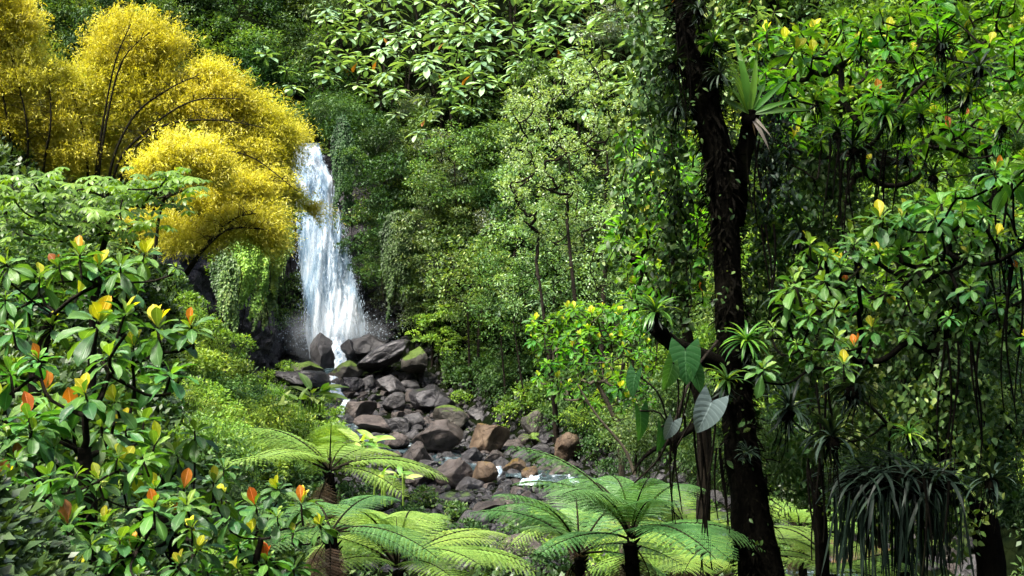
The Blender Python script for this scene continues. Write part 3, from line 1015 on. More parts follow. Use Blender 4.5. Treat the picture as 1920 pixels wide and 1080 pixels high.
for it in range(6000):
    bx = BED[rg.choice(len(BED), p=[.1, .22, .24, .16, .06, .08, .09, .05])]
    x, y = rg.uniform(bx[0], bx[2]), rg.uniform(bx[1], bx[3])
    near_ = (y - 560) / 400
    w_ = rg.choice([18, 26, 34, 44, 56], p=[.22, .28, .24, .16, .10]) * rg.uniform(0.85, 1.2) * (0.8 + 0.5 * near_)
    ov = [q for q in placed if abs(q[0] - x) < (q[2] + w_) * 0.33 and abs(q[1] - y) < (q[3] + w_ * .7) * 0.29]
    if ov or cnt > 252:
        continue
    h0 = hit1(x, y)
    if h0[1] > 91:
        continue
    if y > 640 and h0[2] > np.interp(h0[1], *ZF) + 2.2:
        continue
    cnt += 1
    k = kinds[rg.integers(5)] if y > 700 else ('rock_dark' if rg.random() < 0.6 else 'rock_grey')
    rock(x, y, w_, w_ * rg.uniform(0.6, 0.85), k, int(rg.integers(5)), rg.uniform(-20, 20), Y=h0[1] - 0.1)
# gravel between them
pp = np.stack([RNG.uniform(470, 1300, 9000), RNG.uniform(600, 1075, 9000)], -1)
hp = hit(pp[:, 0], pp[:, 1])
ok = (hp[:, 2] < np.interp(hp[:, 1], *ZF) + 1.6) & (hp[:, 1] < 90)
hp = hp[ok]
b_ = MB()
ico = np.array([(0, 0, 1), (0.9, 0, 0.45), (0.28, 0.85, 0.45), (-0.72, 0.53, 0.45), (-0.72, -0.53, 0.45), (0.28, -0.85, 0.45), (0.72, 0.53, -0.45), (-0.28, 0.85, -0.45), (-0.9, 0, -0.45), (-0.28, -0.85, -0.45), (0.72, -0.53, -0.45), (0, 0, -1)])
icf = [(0, 1, 2), (0, 2, 3), (0, 3, 4), (0, 4, 5), (0, 5, 1), (1, 6, 2), (2, 7, 3), (3, 8, 4), (4, 9, 5), (5, 10, 1), (6, 7, 2), (7, 8, 3), (8, 9, 4), (9, 10, 5), (10, 6, 1), (11, 7, 6), (11, 8, 7), (11, 9, 8), (11, 10, 9), (11, 6, 10)]
leaves(b_, (ico * np.array([1, 1, 0.7]), np.array(icf), np.zeros((12, 2))), hp, rdir(len(hp), RNG), rdir(len(hp), RNG), 0.08 + 0.28 * RNG.random(len(hp)) ** 2, 0.5)
tag(b_.build('gravel', M['rock_dark'], smooth_shade=False), 'dark gravel and cobbles filling the gaps in the stream bed', kind='stuff')
# ------------------------------------------------------------------ shrub and tree meshes shared by copies
def clump(rng, c, r, n, size, tpl, mb_, up=0.35, flat=0.7, var0=0.45, mat=0, droop=0.0, vspread=0.18):
    """one twig cluster: leaves over the upper part of a small lobe"""
    v = rdir(n, rng, up)
    rr = r * (0.55 + 0.5 * rng.random(n))
    pos = c + v * rr[:, None] * np.array([1, 1, flat])
    d = nrm(v + rdir(n, rng) * 0.7 + np.array([0, 0, -droop]))
    u = nrm(np.array([0, 0, 1.0]) + v * 0.5 + rdir(n, rng) * 0.45)
    leaves(mb_, tpl, pos, d, u, size * (0.7 + 0.6 * rng.random(n)), np.clip(var0 + vspread * rng.normal(size=n), 0, 1), mat)


def shrub(seed, R_=(1.5, 1.5, 1.2), ncl=34, nper=60, leaf=0.16, tpl=T_SMALL, mat='g_mid', flat=0.6, clr=0.38, up=0.35, droop=0.1, inner=0.25, vs=0.18):
    rng = np.random.default_rng(seed)
    b = MB()
    R_ = np.asarray(R_)
    v = rdir(ncl, rng, 0.45)
    cc = v * R_ * (0.62 + 0.45 * rng.random(ncl))[:, None] + np.array([0, 0, R_[2] * 0.75])
    k = int(ncl * inner)
    cc[:k] = rdir(k, rng) * R_ * 0.5 + np.array([0, 0, R_[2] * 0.6])
    for c in cc:
        clump(rng, c, clr * R_[0] * rng.uniform(0.7, 1.3), int(nper * rng.uniform(0.6, 1.3)), leaf, tpl, b, up, flat, rng.uniform(0.3, 0.62), droop=droop, vspread=vs)
    w_ = MB()
    tr = np.array([(0, 0, -1.2), (0.05, 0.03, 0.0), (0.0, 0.05, R_[2] * 0.5)])
    wood(w_, tr, [0.07, 0.06, 0.04], [c * 0.93 for c in cc[::3]], rng, 0.012, k=4)
    return [('crown', b.mesh('crown', M[mat])), ('trunk', w_.mesh('trunk', M['bark']))]


SH = {
    'round': [shrub(1, ncl=40, nper=70, leaf=0.17, mat='g_mid'), shrub(2, (1.7, 1.5, 1.0), 40, 70, 0.17, mat='g_mid')],
    'dark': [shrub(3, (1.6, 1.5, 1.3), 40, 70, 0.18, mat='g_dark', tpl=T_SMALL), shrub(4, (1.4, 1.6, 1.6), 40, 80, 0.2, T_LANCE, 'g_dark', droop=0.5)],
    'lime': [shrub(5, (1.6, 1.5, 1.1), 36, 60, 0.19, mat='g_lime'), shrub(6, (1.4, 1.4, 1.4), 36, 70, 0.2, T_LANCE, 'g_lime')],
    'flat': [shrub(7, (1.9, 1.8, 0.9), 30, 90, 0.13, mat='g_olive', flat=0.28, clr=0.36, up=0.6), shrub(8, (1.8, 1.8, 1.3), 34, 90, 0.13, mat='g_olive', flat=0.28, clr=0.34, up=0.6)],
    'feather': [shrub(9, (1.6, 1.6, 1.3), 40, 90, 0.26, T_GRASS, 'g_mid', droop=0.8, flat=0.8), shrub(10, (1.5, 1.5, 1.5), 40, 90, 0.24, T_GRASS, 'g_lime', droop=0.8, flat=0.8)],
    'grey': [shrub(11, (1.4, 1.4, 1.2), 40, 80, 0.13, mat='g_grey', flat=0.4)],
}
DESC = {'round': 'round mid-green shrub', 'dark': 'dark green shrub', 'lime': 'bright lime-green shrub', 'flat': 'flat-topped olive shrub',
        'feather': 'feathery drooping shrub', 'grey': 'grey-green shrub'}


QUEUE = []


def put_shrub(px, py, kind, size, var=None, base=None, rng=RNG, group='shrubs on the valley slopes', up=0.0):
    """px, py = middle of the crown in the photo; planted later, when all sizes are known"""
    p = hit1(px, py) if base is None else np.asarray(base, float)
    var = int(rng.integers(len(SH[kind]))) if var is None else var
    if p[1] < 9 and base is None:
        size *= 0.6
        kind = 'round' if kind == 'lime' else kind
        var = 0
    hid = 0.45 if (px > 1400 and base is None) else 1.0
    QUEUE.append((size / p[1] * hid, p, kind, size, var, group, up))


def plant_shrubs():
    rng = np.random.default_rng(99)
    QUEUE.sort(key=lambda q: -q[0])
    for q in QUEUE[:296]:
        _shrub(*q[1:], rng)
    mass = MB()
    mats = ['dark', 'round', 'lime', 'flat', 'feather', 'grey']
    mm = {'dark': 'g_dark', 'round': 'g_mid', 'lime': 'g_lime', 'flat': 'g_olive', 'feather': 'g_mid', 'grey': 'g_grey'}
    for _, p, kind, s, var, g, up in QUEUE[296:]:
        v = rdir(20, rng, 0.5)
        cc = p + (v * np.array([1.6, 1.6, 1.1]) * (0.7 + 0.4 * rng.random((20, 1))) + np.array([0, 0, 0.7])) * s
        for c in cc:
            clump(rng, c, 0.55 * s * rng.uniform(0.8, 1.3), 34, 0.26 * max(s, 0.6), T_DIA, mass, 0.4, 0.35 if kind == 'flat' else 0.6, rng.uniform(0.3, 0.62), mats.index(kind))
    tag(mass.build('thicket', [M[mm[k]] for k in mats]), 'continuous tangle of smaller bushes covering the far slope', kind='stuff')


def _shrub(p, kind, s, var, group, up, rng):
    o = instance('shrub', SH[kind][var % len(SH[kind])], p + np.array([0, 0, -0.35 * s + up]), 'shrub', group, rng.uniform(0, 6.28), (s * rng.uniform(.9, 1.15), s * rng.uniform(.9, 1.15), s * rng.uniform(0.85, 1.15)))
    later(o, DESC[kind], p)
    return o


# big pale leaves in tiers: two to five rosettes on crooked stems
def rosette(b, rng, c, up, n, L_, tpl, mat=0, var=(0.3, 0.6), el=(0.0, 0.5), jitter=0.15, w=1.0, stalk=0.06):
    up = nrm(np.asarray(up, float))
    x = nrm(np.cross(up, [0.3, 0.9, 0.1]))
    y = np.cross(up, x)
    a = np.arange(n) * 2.39996 + rng.random() * 6
    e = np.linspace(el[1], el[0], n) + rng.normal(size=n) * jitter
    d = (np.cos(a)[:, None] * x + np.sin(a)[:, None] * y) * np.cos(e)[:, None] + up * np.sin(e)[:, None]
    pos = c + d * L_ * stalk - up * (np.arange(n) / n * L_ * 0.25)[:, None]
    u = nrm(up + 0.25 * rdir(n, rng) - d * 0.1)
    s = L_ * (0.75 + 0.35 * rng.random(n)) * np.linspace(0.75, 1.05, n)
    leaves(b, tpl, pos, d, u, s, rng.uniform(*var, n), mat, w * rng.uniform(0.9, 1.1, n))


def paddle_tree(seed, k):
    rng = np.random.default_rng(seed)
    b, w_ = MB(), MB()
    cs = []
    for q in range(k):
        a = q * 2.4 + rng.random()
        r = 0.0 if q == 0 else rng.uniform(1.6, 2.5)
        cs.append(np.array([math.cos(a) * r, math.sin(a) * r * 0.8, 2.6 - r * 0.55 + rng.uniform(-0.4, 0.4)]))
    for c in cs:
        rosette(b, rng, c, (rng.normal() * 0.12, rng.normal() * 0.12 - 0.15, 1), int(rng.integers(10, 13)), 1.15, T_PAD, var=(0.05, 0.75), el=(-0.15, 0.35), jitter=0.08)
    if rng.random() < 0.5:
        c = cs[0] - np.array([0, 0.1, 0.2])
        leaves(b, T_PAD, [c], [(rng.normal(), -1.0, -0.5)], [(0, 0, 1)], 0.85, 1.0)
    wood(w_, [(0, 0, -1.5), (0.1, 0, 0.2), (0, 0.1, 1.3)], [0.12, 0.1, 0.07], cs, rng, 0.04, k=5)
    return [('crown', b.mesh('crown', M['g_paddle'])), ('trunk', w_.mesh('trunk', M['bark']))]


PAD = [paddle_tree(40 + i, 2 + i % 2) for i in range(6)]


def scatter(poly, n, mind, rng, tries=4000, seedpts=()):
    """blue-noise points inside a polygon of the photo"""
    poly = np.asarray(poly, float)
    lo, hi = poly.min(0), poly.max(0)
    out = [np.array(p, float) for p in seedpts]
    for _ in range(tries):
        if len(out) >= n:
            break
        p = lo + (hi - lo) * rng.random(2)
        ins = False
        j = len(poly) - 1
        for i in range(len(poly)):
            if ((poly[i, 1] > p[1]) != (poly[j, 1] > p[1])) and p[0] < (poly[j, 0] - poly[i, 0]) * (p[1] - poly[i, 1]) / (poly[j, 1] - poly[i, 1]) + poly[i, 0]:
                ins = not ins
            j = i
        if ins and all(abs(q[0] - p[0]) ** 2 + (abs(q[1] - p[1]) * 1.4) ** 2 > mind ** 2 for q in out):
            out.append(p)
    return out


rg = np.random.default_rng(21)
pts = scatter([(600, 10), (1460, -30), (1460, 90), (1260, 190), (1080, 215), (960, 200), (860, 225), (720, 200), (640, 190), (590, 110)], 150, 28, rg)
pts += [np.array(q) for q in [(962, 470), (1010, 560), (840, 470), (930, 560), (760, 390), (870, 330), (500, 130), (460, 190), (655, 215), (690, 240), (610, 160), (665, 280), (540, 170), (800, 250), (905, 235), (690, 330)]]
for i, (x, y) in enumerate(pts):
    p = hit1(x, y + 26)
    s = rg.uniform(1.1, 1.4) * (0.75 if y > 200 else 1)
    o = instance('paddle_leaf_tree', PAD[i % 6], p + np.array([0, -0.9, -0.5]), 'tree', 'paddle-leaved trees on the upper slope', rg.uniform(0, 6.28), s)
    later(o, 'pale tiered paddle-leaved tree', p)

# shrubs over the far slopes
zones = [
    ([(0, -20), (620, -20), (600, 170), (560, 260), (0, 260)], 70, 44, {'dark': .42, 'round': .28, 'feather': .2, 'lime': .1}, (1.0, 1.6)),
    ([(560, 170), (640, 180), (700, 330), (640, 270), (590, 250)], 10, 36, {'dark': .8, 'round': .2}, (0.8, 1.2)),
    ([(650, 230), (1000, 210), (960, 330), (940, 600), (800, 620), (720, 560), (680, 420)], 58, 40, {'flat': .38, 'dark': .27, 'round': .25, 'grey': .1}, (0.9, 1.5)),
    ([(680, 350), (760, 360), (800, 560), (720, 560)], 14, 34, {'dark': .7, 'feather': .3}, (0.7, 1.1)),
    ([(940, 230), (1300, 180), (1300, 620), (1000, 640), (930, 580)], 46, 48, {'dark': .75, 'round': .25}, (0.8, 1.2)),
    ([(820, 600), (1000, 620), (1300, 640), (1320, 860), (1100, 850), (960, 760), (850, 700)], 50, 40, {'round': .45, 'lime': .2, 'dark': .25, 'feather': .1}, (0.55, 0.95)),
    ([(1300, 30), (1960, -20), (1960, 400), (1300, 400)], 60, 58, {'lime': .4, 'round': .4, 'feather': .2}, (1.1, 1.7)),
    ([(1300, 400), (1960, 400), (1960, 950), (1500, 980), (1300, 860)], 70, 56, {'lime': .6, 'round': .3, 'grey': .1}, (0.9, 1.4)),
    ([(700, 480), (800, 480), (810, 590), (720, 570)], 8, 30, {'feather': .6, 'lime': .4}, (0.7, 1.0)),
]
for zi, (poly, n, md, kk, (s0, s1)) in enumerate(zones):
    for (x, y) in scatter(poly, n, md, rg):
        k = rg.choice(list(kk), p=list(kk.values()))
        put_shrub(x, y, k, rg.uniform(s0, s1), rng=rg)
# left bank, bamboo side and the slope in front of it
zl = [
    ([(170, 440), (220, 400), (420, 380), (560, 420), (540, 470), (400, 520), (0, 520)], 34, 60, {'dark': .5, 'round': .3, 'lime': .2}, (0.7, 1.1)),
    ([(300, 480), (420, 500), (480, 640), (560, 720), (660, 800), (640, 900), (360, 900), (340, 600)], 62, 36, {'lime': .75, 'round': .2, 'feather': .05}, (0.42, 0.7)),
    ([(0, 500), (350, 500), (420, 800), (420, 1080), (0, 1080)], 60, 62, {'round': .35, 'dark': .3, 'lime': .35}, (0.17, 0.3)),
    ([(420, 860), (660, 880), (900, 1000), (900, 1080), (420, 1080)], 34, 50, {'dark': .6, 'round': .4}, (0.3, 0.45)),
    ([(1000, 980), (1500, 960), (1500, 1080), (900, 1080)], 26, 52, {'round': .5, 'lime': .3, 'dark': .2}, (0.3, 0.5)),
]
for zi, (poly, n, md, kk, (s0, s1)) in enumerate(zl):
    for (x, y) in scatter(poly, n, md, rg):
        k = rg.choice(list(kk), p=list(kk.values()))
        put_shrub(x, y, k, rg.uniform(s0, s1), rng=rg, group='shrubs on the near slopes')
# shrubs that crown the cliff
for x, y, k, s, Y in [(505, 470, 'round', 1.0, 76), (470, 500, 'round', 0.9, 75), (530, 430, 'dark', 0.9, 80), (430, 520, 'lime', 0.8, 73), (640, 262, 'dark', 1.0, 93), (618, 240, 'dark', 1.2, 96), (655, 235, 'dark', 1.2, 95),
                      (560, 250, 'dark', 1.1, 96), (520, 260, 'dark', 1.3, 96), (672, 300, 'dark', 0.9, 91), (690, 260, 'dark', 1.1, 93), (480, 290, 'dark', 1.4, 96), (440, 300, 'round', 1.4, 96), (700, 350, 'dark', 0.9, 89.5), (720, 300, 'dark', 1.2, 90),
                      (545, 400, 'round', 0.8, 82), (700, 420, 'dark', 0.8, 88.5), (715, 470, 'feather', 0.8, 88)]:
    put_shrub(x, y, k, s, base=P(x, y, Y), rng=rg, group='shrubs on the cliff')

# leaf litter of small plants over all the ground in view: one uncountable mass
n = 88000
hp = hit(RNG.uniform(-160, 2080, n), RNG.uniform(-260, 1180, n))
inbed = (hp[:, 2] < np.interp(hp[:, 1], *ZF) + 1.3) & (hp[:, 1] < 93) & (hp[:, 1] > 38)
thin = (hp[:, 1] > 64) & (RNG.random(n) < np.where(hp[:, 2] > 9, 0.7, 0.45))      # the dark gaps of the upper slope
hp = hp[~inbed & ~thin & (hp[:, 1] < 168)]
n = len(hp)
b_ = MB()
nzv = fbm(hp / 3.0, 9, 3)
for q in range(3):
    v = rdir(n, RNG, 0.5)
    sz = np.interp(hp[:, 1], [5, 30, 90], [0.10, 0.22, 0.36])
    leaves(b_, T_DIA, hp + v * (sz * 1.6)[:, None] * RNG.random((n, 1)) + np.array([0, 0, 0.12]), nrm(v + np.array([0, -0.3, 0])), nrm(np.array([0, -0.3, 1.0]) + rdir(n, RNG) * 0.5), sz * (0.7 + 0.7 * RNG.random(n)), np.clip(0.42 + 0.35 * nzv + 0.15 * RNG.normal(size=n), 0, 1))
tag(b_.build('ground_cover', M['g_cover']), 'dense low greenery carpeting the valley slopes', kind='stuff')

# hanging leafy vines on the cliff
def vine(px, py0, py1, Y, wpx, n, mat, label, leaf=0.2, rng=rg, follow=None):
    top = P(px, py0, Y)
    o = thing('hanging_vine', top, label, 'vine', 'vines hanging on the cliff')
    b, w_ = MB(), MB()
    L_ = (py1 - py0) / FPX * Y
    W_ = wpx / FPX * Y
    k = max(3, int(W_ / 0.45))
    lobes = fbm(np.stack([np.arange(60) * 0.37, np.zeros(60), np.full(60, px * 0.1)], -1), 4, 3)
    u = rng.random(n)
    tt = rng.random(n) ** 0.9
    ll = L_ * (0.72 + 0.35 * np.interp(u * 59, np.arange(60), lobes))
    bulge = 0.35 + 0.45 * (fbm(np.stack([u * W_ * 0.9, np.zeros(n), tt * ll * 0.7], -1), 8, 3) + 0.5)
    pos = np.stack([(u - 0.5) * W_ * (1 - 0.45 * tt) + 0.3 * np.sin(tt * 6 + px) * tt, -bulge - 0.35 * rng.random(n) - 0.12 * tt * ll, -tt * ll + L_ * 0.22 * np.cos((u - 0.5) * 3.1) + 0.3 * np.interp(u * 59, np.arange(60), lobes[::-1])], -1)
    d = nrm(np.stack([rng.normal(size=n) * 0.5, -0.7 * np.ones(n), -0.8 + 0.5 * rng.normal(size=n)], -1))
    leaves(b, T_SMALL, pos, d, nrm(np.array([0, -0.6, 1.0]) + rdir(n, rng) * 0.5), leaf * (0.7 + 0.6 * rng.random(n)), np.clip(0.35 + 0.5 * (bulge - 0.5) + 0.15 * rng.normal(size=n), 0, 1))
    link('leaves', b.mesh('leaves', M[mat]), o)
    for q in range(k):
        uu = (q + 0.5) / k - 0.5
        zz = np.linspace(0, -L_ * 0.85, 12)
        tube(w_, np.stack([uu * W_ + 0.1 * np.sin(zz * 2 + q), -0.35 - 0.12 * (-zz), zz], -1), 0.03, 4)
    link('stem', w_.mesh('stem', M['bark']), o)
    return o


vine(515, 445, 590, 76.5, 60, 5000, 'g_lime', 'leafy green vine curtain on the cliff left of the waterfall foot')
vine(470, 470, 640, 73.5, 90, 11000, 'g_lime', 'broad bright vine curtain bulging over the left cliff')
vine(430, 500, 640, 71.5, 60, 4500, 'g_mid', 'leafy curtain at the left end of the cliff below the bamboo')
vine(540, 440, 530, 80, 30, 1600, 'g_mid', 'narrow vine strip beside the rock left of the waterfall')
vine(645, 262, 470, 90.0, 44, 5200, 'g_dark', 'long narrow vine strip hanging right of the waterfall lip')
vine(500, 530, 625, 76.5, 60, 4000, 'g_mid', 'small mossy vine patch just above the bare rock left of the fall')
for x, y, s_, k_ in [(672, 360, .8, 'dark'), (668, 420, .7, 'round'), (690, 470, .8, 'dark'), (715, 400, .9, 'dark'), (700, 530, .7, 'round'), (735, 450, .9, 'dark'), (680, 510, .6, 'dark'), (750, 500, .8, 'round'), (725, 340, 1.0, 'dark'), (660, 310, .7, 'round'), (650, 470, .45, 'dark')]:
    put_shrub(x, y, k_, s_, base=P(x, y, 88.0 - (x - 650) * 0.035), rng=rg, group='shrubs on the cliff')
vine(745, 430, 590, 84.0, 60, 6000, 'g_dark', 'dark vine curtain at the right end of the cliff', 0.22)

# ------------------------------------------------------------------ yellow bamboo
def bamboo(name_loc, plumes, culm_base, label, culms, rng, dens=1.0):
    base = P(*culm_base)
    o = thing('bamboo_clump', base, label, 'bamboo', 'yellow bamboo on the left bank')
    for (px, py, rx, ry, Y, n) in plumes:
        b = MB()
        c = P(px, py, Y)
        r = np.array([rx / FPX * Y - 0.35, rx / FPX * Y * 0.6, ry / FPX * Y - 0.3])
        r = np.maximum(r, 0.2)
        # sprays: short arching twigs carrying drooping leaves, in a lumpy dome
        ns = int(n * 2.0 * dens / 14)
        nl_ = max(5, int(9 + r[0] * r[2] * 2.2))
        lv = rdir(nl_, rng, 0.1)
        lc = lv * (0.45 + 0.42 * rng.random((nl_, 1)))
        li = rng.integers(0, nl_, ns)
        lr = rng.uniform(0.25, 0.5, nl_)[li]
        v = rdir(ns, rng, 0.3)
        q_ = lc[li] + v * (lr * (0.4 + 0.65 * rng.random(ns) ** 0.7))[:, None] * np.array([1.1, 1, 0.8])
        sp = c + q_ * r
        wide = rng.random(ns) < 0.5
        q2 = rdir(ns, rng, 0.15) * (rng.random(ns) ** 0.45 * (1 + 0.3 * fbm(v * 2.5 + px, 3, 3)) * 1.02)[:, None]
        q_ = np.where(wide[:, None], q2, q_)
        sp = c + q_ * r
        v = nrm(q_ + 0.5 * v)
        out = nrm(nrm(sp - base + np.array([0, 0, 1.0])) * 1.0 + v * 0.45 + rdir(ns, rng) * 0.32)
        v0 = np.clip(0.45 + 0.25 * v[:, 2] * 0 + 0.16 * rng.normal(size=ns) + 0.2 * fbm(sp * 0.8, 6, 2), 0, 1)
        ln_ = rng.random(ns)
        for q in range(14):
            t_ = q / 13
            p_ = sp + out * ((0.45 + 0.95 * ln_ ** 2) * t_)[:, None] + np.array([0, 0, -0.55]) * t_ ** 2 + rng.normal(size=(ns, 3)) * 0.05
            d = nrm(out * 0.7 + rdir(ns, rng) * 0.65 + np.array([0, 0, -0.45 * t_ - 0.1]))
            leaves(b, T_DIAN, p_, d, nrm(np.array([0, 0, 1.0]) + rdir(ns, rng) * 0.6), 0.165 * (0.7 + 0.6 * rng.random(ns)), np.clip(v0 + 0.1 * rng.normal(size=ns), 0, 1))
        b.build('foliage_plume', M['bamboo'], o, base)
    for pts in culms:
        w_ = MB()
        q = np.array([P(*p_) for p_ in pts])
        q = smooth(q, 26)
        k = np.linspace(0.075, 0.015, 26)
        tube(w_, q, k, 6)
        # side twigs
        for s_ in range(10, 25):
            a = q[s_]
            for _ in range(2):
                e = a + rdir(1, rng, 0.3)[0] * np.array([1, 1, 0.6]) * rng.uniform(0.4, 1.1)
                tube(w_, smooth([a, (a + e) / 2 + (0, 0, 0.12), e], 5), [0.014, 0.011, 0.009, 0.007, 0.004], 3, cap=False)
        w_.build('culm', M['culm'], o, base)
    return o


T_DIAN = (T_DIA3[0] * np.array([0.3, 1, 1]), T_DIA3[1], T_DIA3[2])
T_DIAN = (T_DIA[0] * np.array([0.36, 1, 1]), T_DIA[1], T_DIA[2])
K = 1.0
bamboo(0, [(250, 95, 95, 80, 46, 13000), (205, 190, 85, 90, 45.5, 12000), (300, 200, 80, 100, 46, 13000), (150, 290, 100, 80, 46.5, 9000),
           (400, 195, 80, 75, 46, 11000), (385, 150, 45, 40, 46, 3500), (470, 235, 85, 75, 47, 12000), (508, 262, 58, 52, 48, 7000), (430, 290, 95, 60, 46, 9000), (240, 290, 90, 60, 46.5, 8000),
           (528, 362, 40, 22, 48.5, 2800), (480, 330, 66, 52, 47.5, 7500), (580, 392, 18, 20, 48.8, 800), (545, 258, 24, 18, 49, 900), (520, 300, 30, 30, 48.5, 2000)],
       (205, 470, 45.5), 'tall golden yellow bamboo clump arching over the top of the waterfall',
       [[(160, 480, 45), (178, 340, 43.4), (190, 250, 43.4), (215, 120, 43.4), (245, 45, 43.4)],
        [(185, 490, 45), (184, 340, 43.4), (205, 200, 43.4), (232, 110, 43.4), (280, 60, 43.4)],
        [(205, 490, 45), (205, 330, 43.4), (250, 220, 43.4), (320, 165, 43.4), (375, 140, 43.4)],
        [(215, 490, 45), (215, 325, 43.4), (275, 245, 43.4), (360, 190, 43.4), (450, 185, 43.4)],
        [(225, 490, 45), (230, 320, 43.4), (300, 240, 43.4), (400, 225, 43.4), (500, 240, 43.4)],
        [(235, 490, 45), (260, 330, 43.4), (350, 290, 43.4), (460, 290, 43.4), (560, 360, 43.4)],
        [(150, 480, 45), (165, 330, 43.4), (150, 220, 43.4), (130, 160, 43.4)],
        [(230, 500, 45), (300, 380, 43.4), (420, 340, 43.4), (540, 340, 43.4)]], np.random.default_rng(3))
bamboo(0, [(30, 60, 62, 75, 43, 8000), (45, 150, 75, 75, 43, 9500), (80, 230, 85, 70, 43.5, 10000), (20, 250, 60, 70, 43, 5500), (-20, 20, 60, 90, 42, 4000), (-10, 150, 50, 100, 42.5, 3500), (110, 300, 70, 50, 43.5, 6500), (30, 310, 60, 40, 43.5, 4500), (110, 170, 50, 60, 44, 4500)],
       (20, 480, 43), 'yellow bamboo clump at the left edge of the view',
       [[(35, 480, 43), (30, 330, 42.6), (0, 150, 42), (-20, 60, 42)], [(55, 480, 43), (52, 330, 42.6), (50, 230, 42), (20, 100, 42.2)], [(75, 480, 43), (80, 330, 42.8), (95, 230, 42.2), (90, 120, 43)]],
       np.random.default_rng(4))
bamboo(0, [(350, 305, 78, 62, 41, 11500), (400, 330, 35, 45, 41, 3000), (300, 330, 60, 40, 41.3, 5000)],
       (300, 480, 41.5), 'rounded golden bamboo plume in front of the tall clump',
       [[(290, 490, 41.5), (300, 400, 41.4), (330, 320, 41), (370, 280, 40.6)]], np.random.default_rng(5))
bamboo(0, [(465, 425, 78, 52, 43, 10000), (400, 440, 50, 45, 42.5, 4500), (488, 452, 36, 32, 43, 2900), (300, 430, 80, 40, 43.5, 5500), (400, 385, 70, 35, 44, 5000), (450, 358, 66, 42, 43.5, 5800), (505, 345, 36, 28, 45, 2000), (490, 400, 34, 34, 44, 2300), (350, 470, 70, 30, 42.5, 3500)],
       (345, 510, 42.5), 'low drooping bamboo plume above the vine curtain',
       [[(350, 515, 42.5), (390, 455, 42), (440, 410, 41.8), (480, 400, 42)], [(345, 515, 42.5), (380, 470, 41.8), (430, 430, 41.6), (500, 430, 42)]], np.random.default_rng(6))

# ------------------------------------------------------------------ airy fine-leaved trees in the middle
def airy(seed, base, top, rx, ry, ncl, nper, leaf, trunks, mat, label, tpl=T_SMALL, twig=0.012, low=0.25, bark='bark', clr=0.55, flat=0.7, front=False):
    rng = np.random.default_rng(seed)
    base = np.asarray(base, float)
    H = top
    o = thing('broadleaf_tree', base, label, 'tree')
    b, w_ = MB(), MB()
    cs = []
    while len(cs) < ncl:
        v = rdir(1, rng)[0]
        r_ = (0.35 + 0.65 * rng.random() ** 0.5)
        z = low * H + (H * (1 - low)) * (0.5 + 0.5 * v[2] * r_)
        q = np.array([v[0] * rx * r_, v[1] * ry * r_, z])
        cs.append(q)
    fy = -ry * 0.75 if front else 0.0
    for c in cs:
        clump(rng, c, clr * rng.uniform(0.7, 1.3), int(nper * rng.uniform(0.6, 1.3)), leaf, tpl, b, 0.3, flat, rng.uniform(0.3, 0.65), vspread=0.2)
    link('crown', b.mesh('crown', M[mat]), o)
    per = np.array_split(np.argsort([c[0] for c in cs]), len(trunks))
    for (x0, x1, r0, hh), idx in zip(trunks, per):
        tr = smooth([(x0, fy * .6, -1.5), (x0, 0.1 + fy * .7, 0), (x0 * 0.6 + x1 * 0.4, fy, hh * 0.4), (x1, 0.1 + fy * .6, hh)], 14)
        wood(w_, tr, np.linspace(r0, r0 * 0.35, 14), [cs[i] for i in idx], rng, twig, sag=0.08, k=4, maxr=r0 * 0.5)
    link('trunk', w_.mesh('trunk', M[bark]), o)
    return o


def base_at(px, py, Y):
    p = P(px, py, Y)
    p[2] = hgt(p[0], p[1])
    return p


q = base_at(1090, 560, 66)
airy(1, q, (540 - 85) / FPX * 66 - q[2], 5.0, 3.0, 190, 84, 0.145, [(-1.5, -2.4, 0.2, 7.5), (0.1, -0.8, 0.23, 10), (0.9, 1.2, 0.24, 10.5), (1.8, 2.8, 0.18, 8)], 'g_airy', 'tall airy fine-leaved tree with thin dark stems in the centre right', clr=0.46, low=0.42, twig=0.028, front=True)
q = base_at(1010, 560, 70)
airy(2, q, (540 - 190) / FPX * 70 - q[2], 3.2, 2.6, 100, 60, 0.17, [(-0.8, -1.5, 0.09, 5), (0.6, 0.9, 0.12, 6.5)], 'g_airy', 'smaller airy tree left of the tall fine-leaved one', clr=0.6)
q = base_at(1200, 600, 60)
airy(3, q, (540 - 260) / FPX * 60 - q[2], 3.2, 2.4, 90, 60, 0.16, [(0, -0.6, 0.1, 5.5), (0.5, 1.0, 0.09, 5.5)], 'g_airy', 'airy tree partly behind the black trunk', clr=0.55)
q = base_at(885, 640, 77)
airy(4, q, (540 - 440) / FPX * 77 - q[2], 3.0, 2.4, 70, 60, 0.22, [(-0.1, -0.3, 0.14, 6), (0.35, 0.5, 0.16, 6.5)], 'g_mid', 'tree with two slim dark twin trunks above the right bank', clr=0.6, low=0.45, twig=0.02)
q = base_at(810, 560, 83)
airy(5, q, (540 - 300) / FPX * 83 - q[2], 3.2, 2.6, 80, 80, 0.19, [(0, 0.3, 0.14, 6)], 'g_olive', 'spreading olive tree on the slope right of the waterfall', clr=0.7, flat=0.35)
q = base_at(860, 480, 84)
airy(6, q, (540 - 225) / FPX * 84 - q[2], 3.4, 2.6, 80, 80, 0.2, [(0, -0.3, 0.13, 6)], 'g_mid', 'mid-green tree left of the airy tree high on the slope', clr=0.75, flat=0.4)
q = base_at(960, 640, 73)
airy(7, q, (540 - 400) / FPX * 73 - q[2], 2.8, 2.2, 80, 70, 0.17, [(-0.4, -0.8, 0.1, 5), (0.3, 0.6, 0.1, 5.5)], 'g_mid', 'leafy tree behind the twin trunks with fine twigs', clr=0.6)
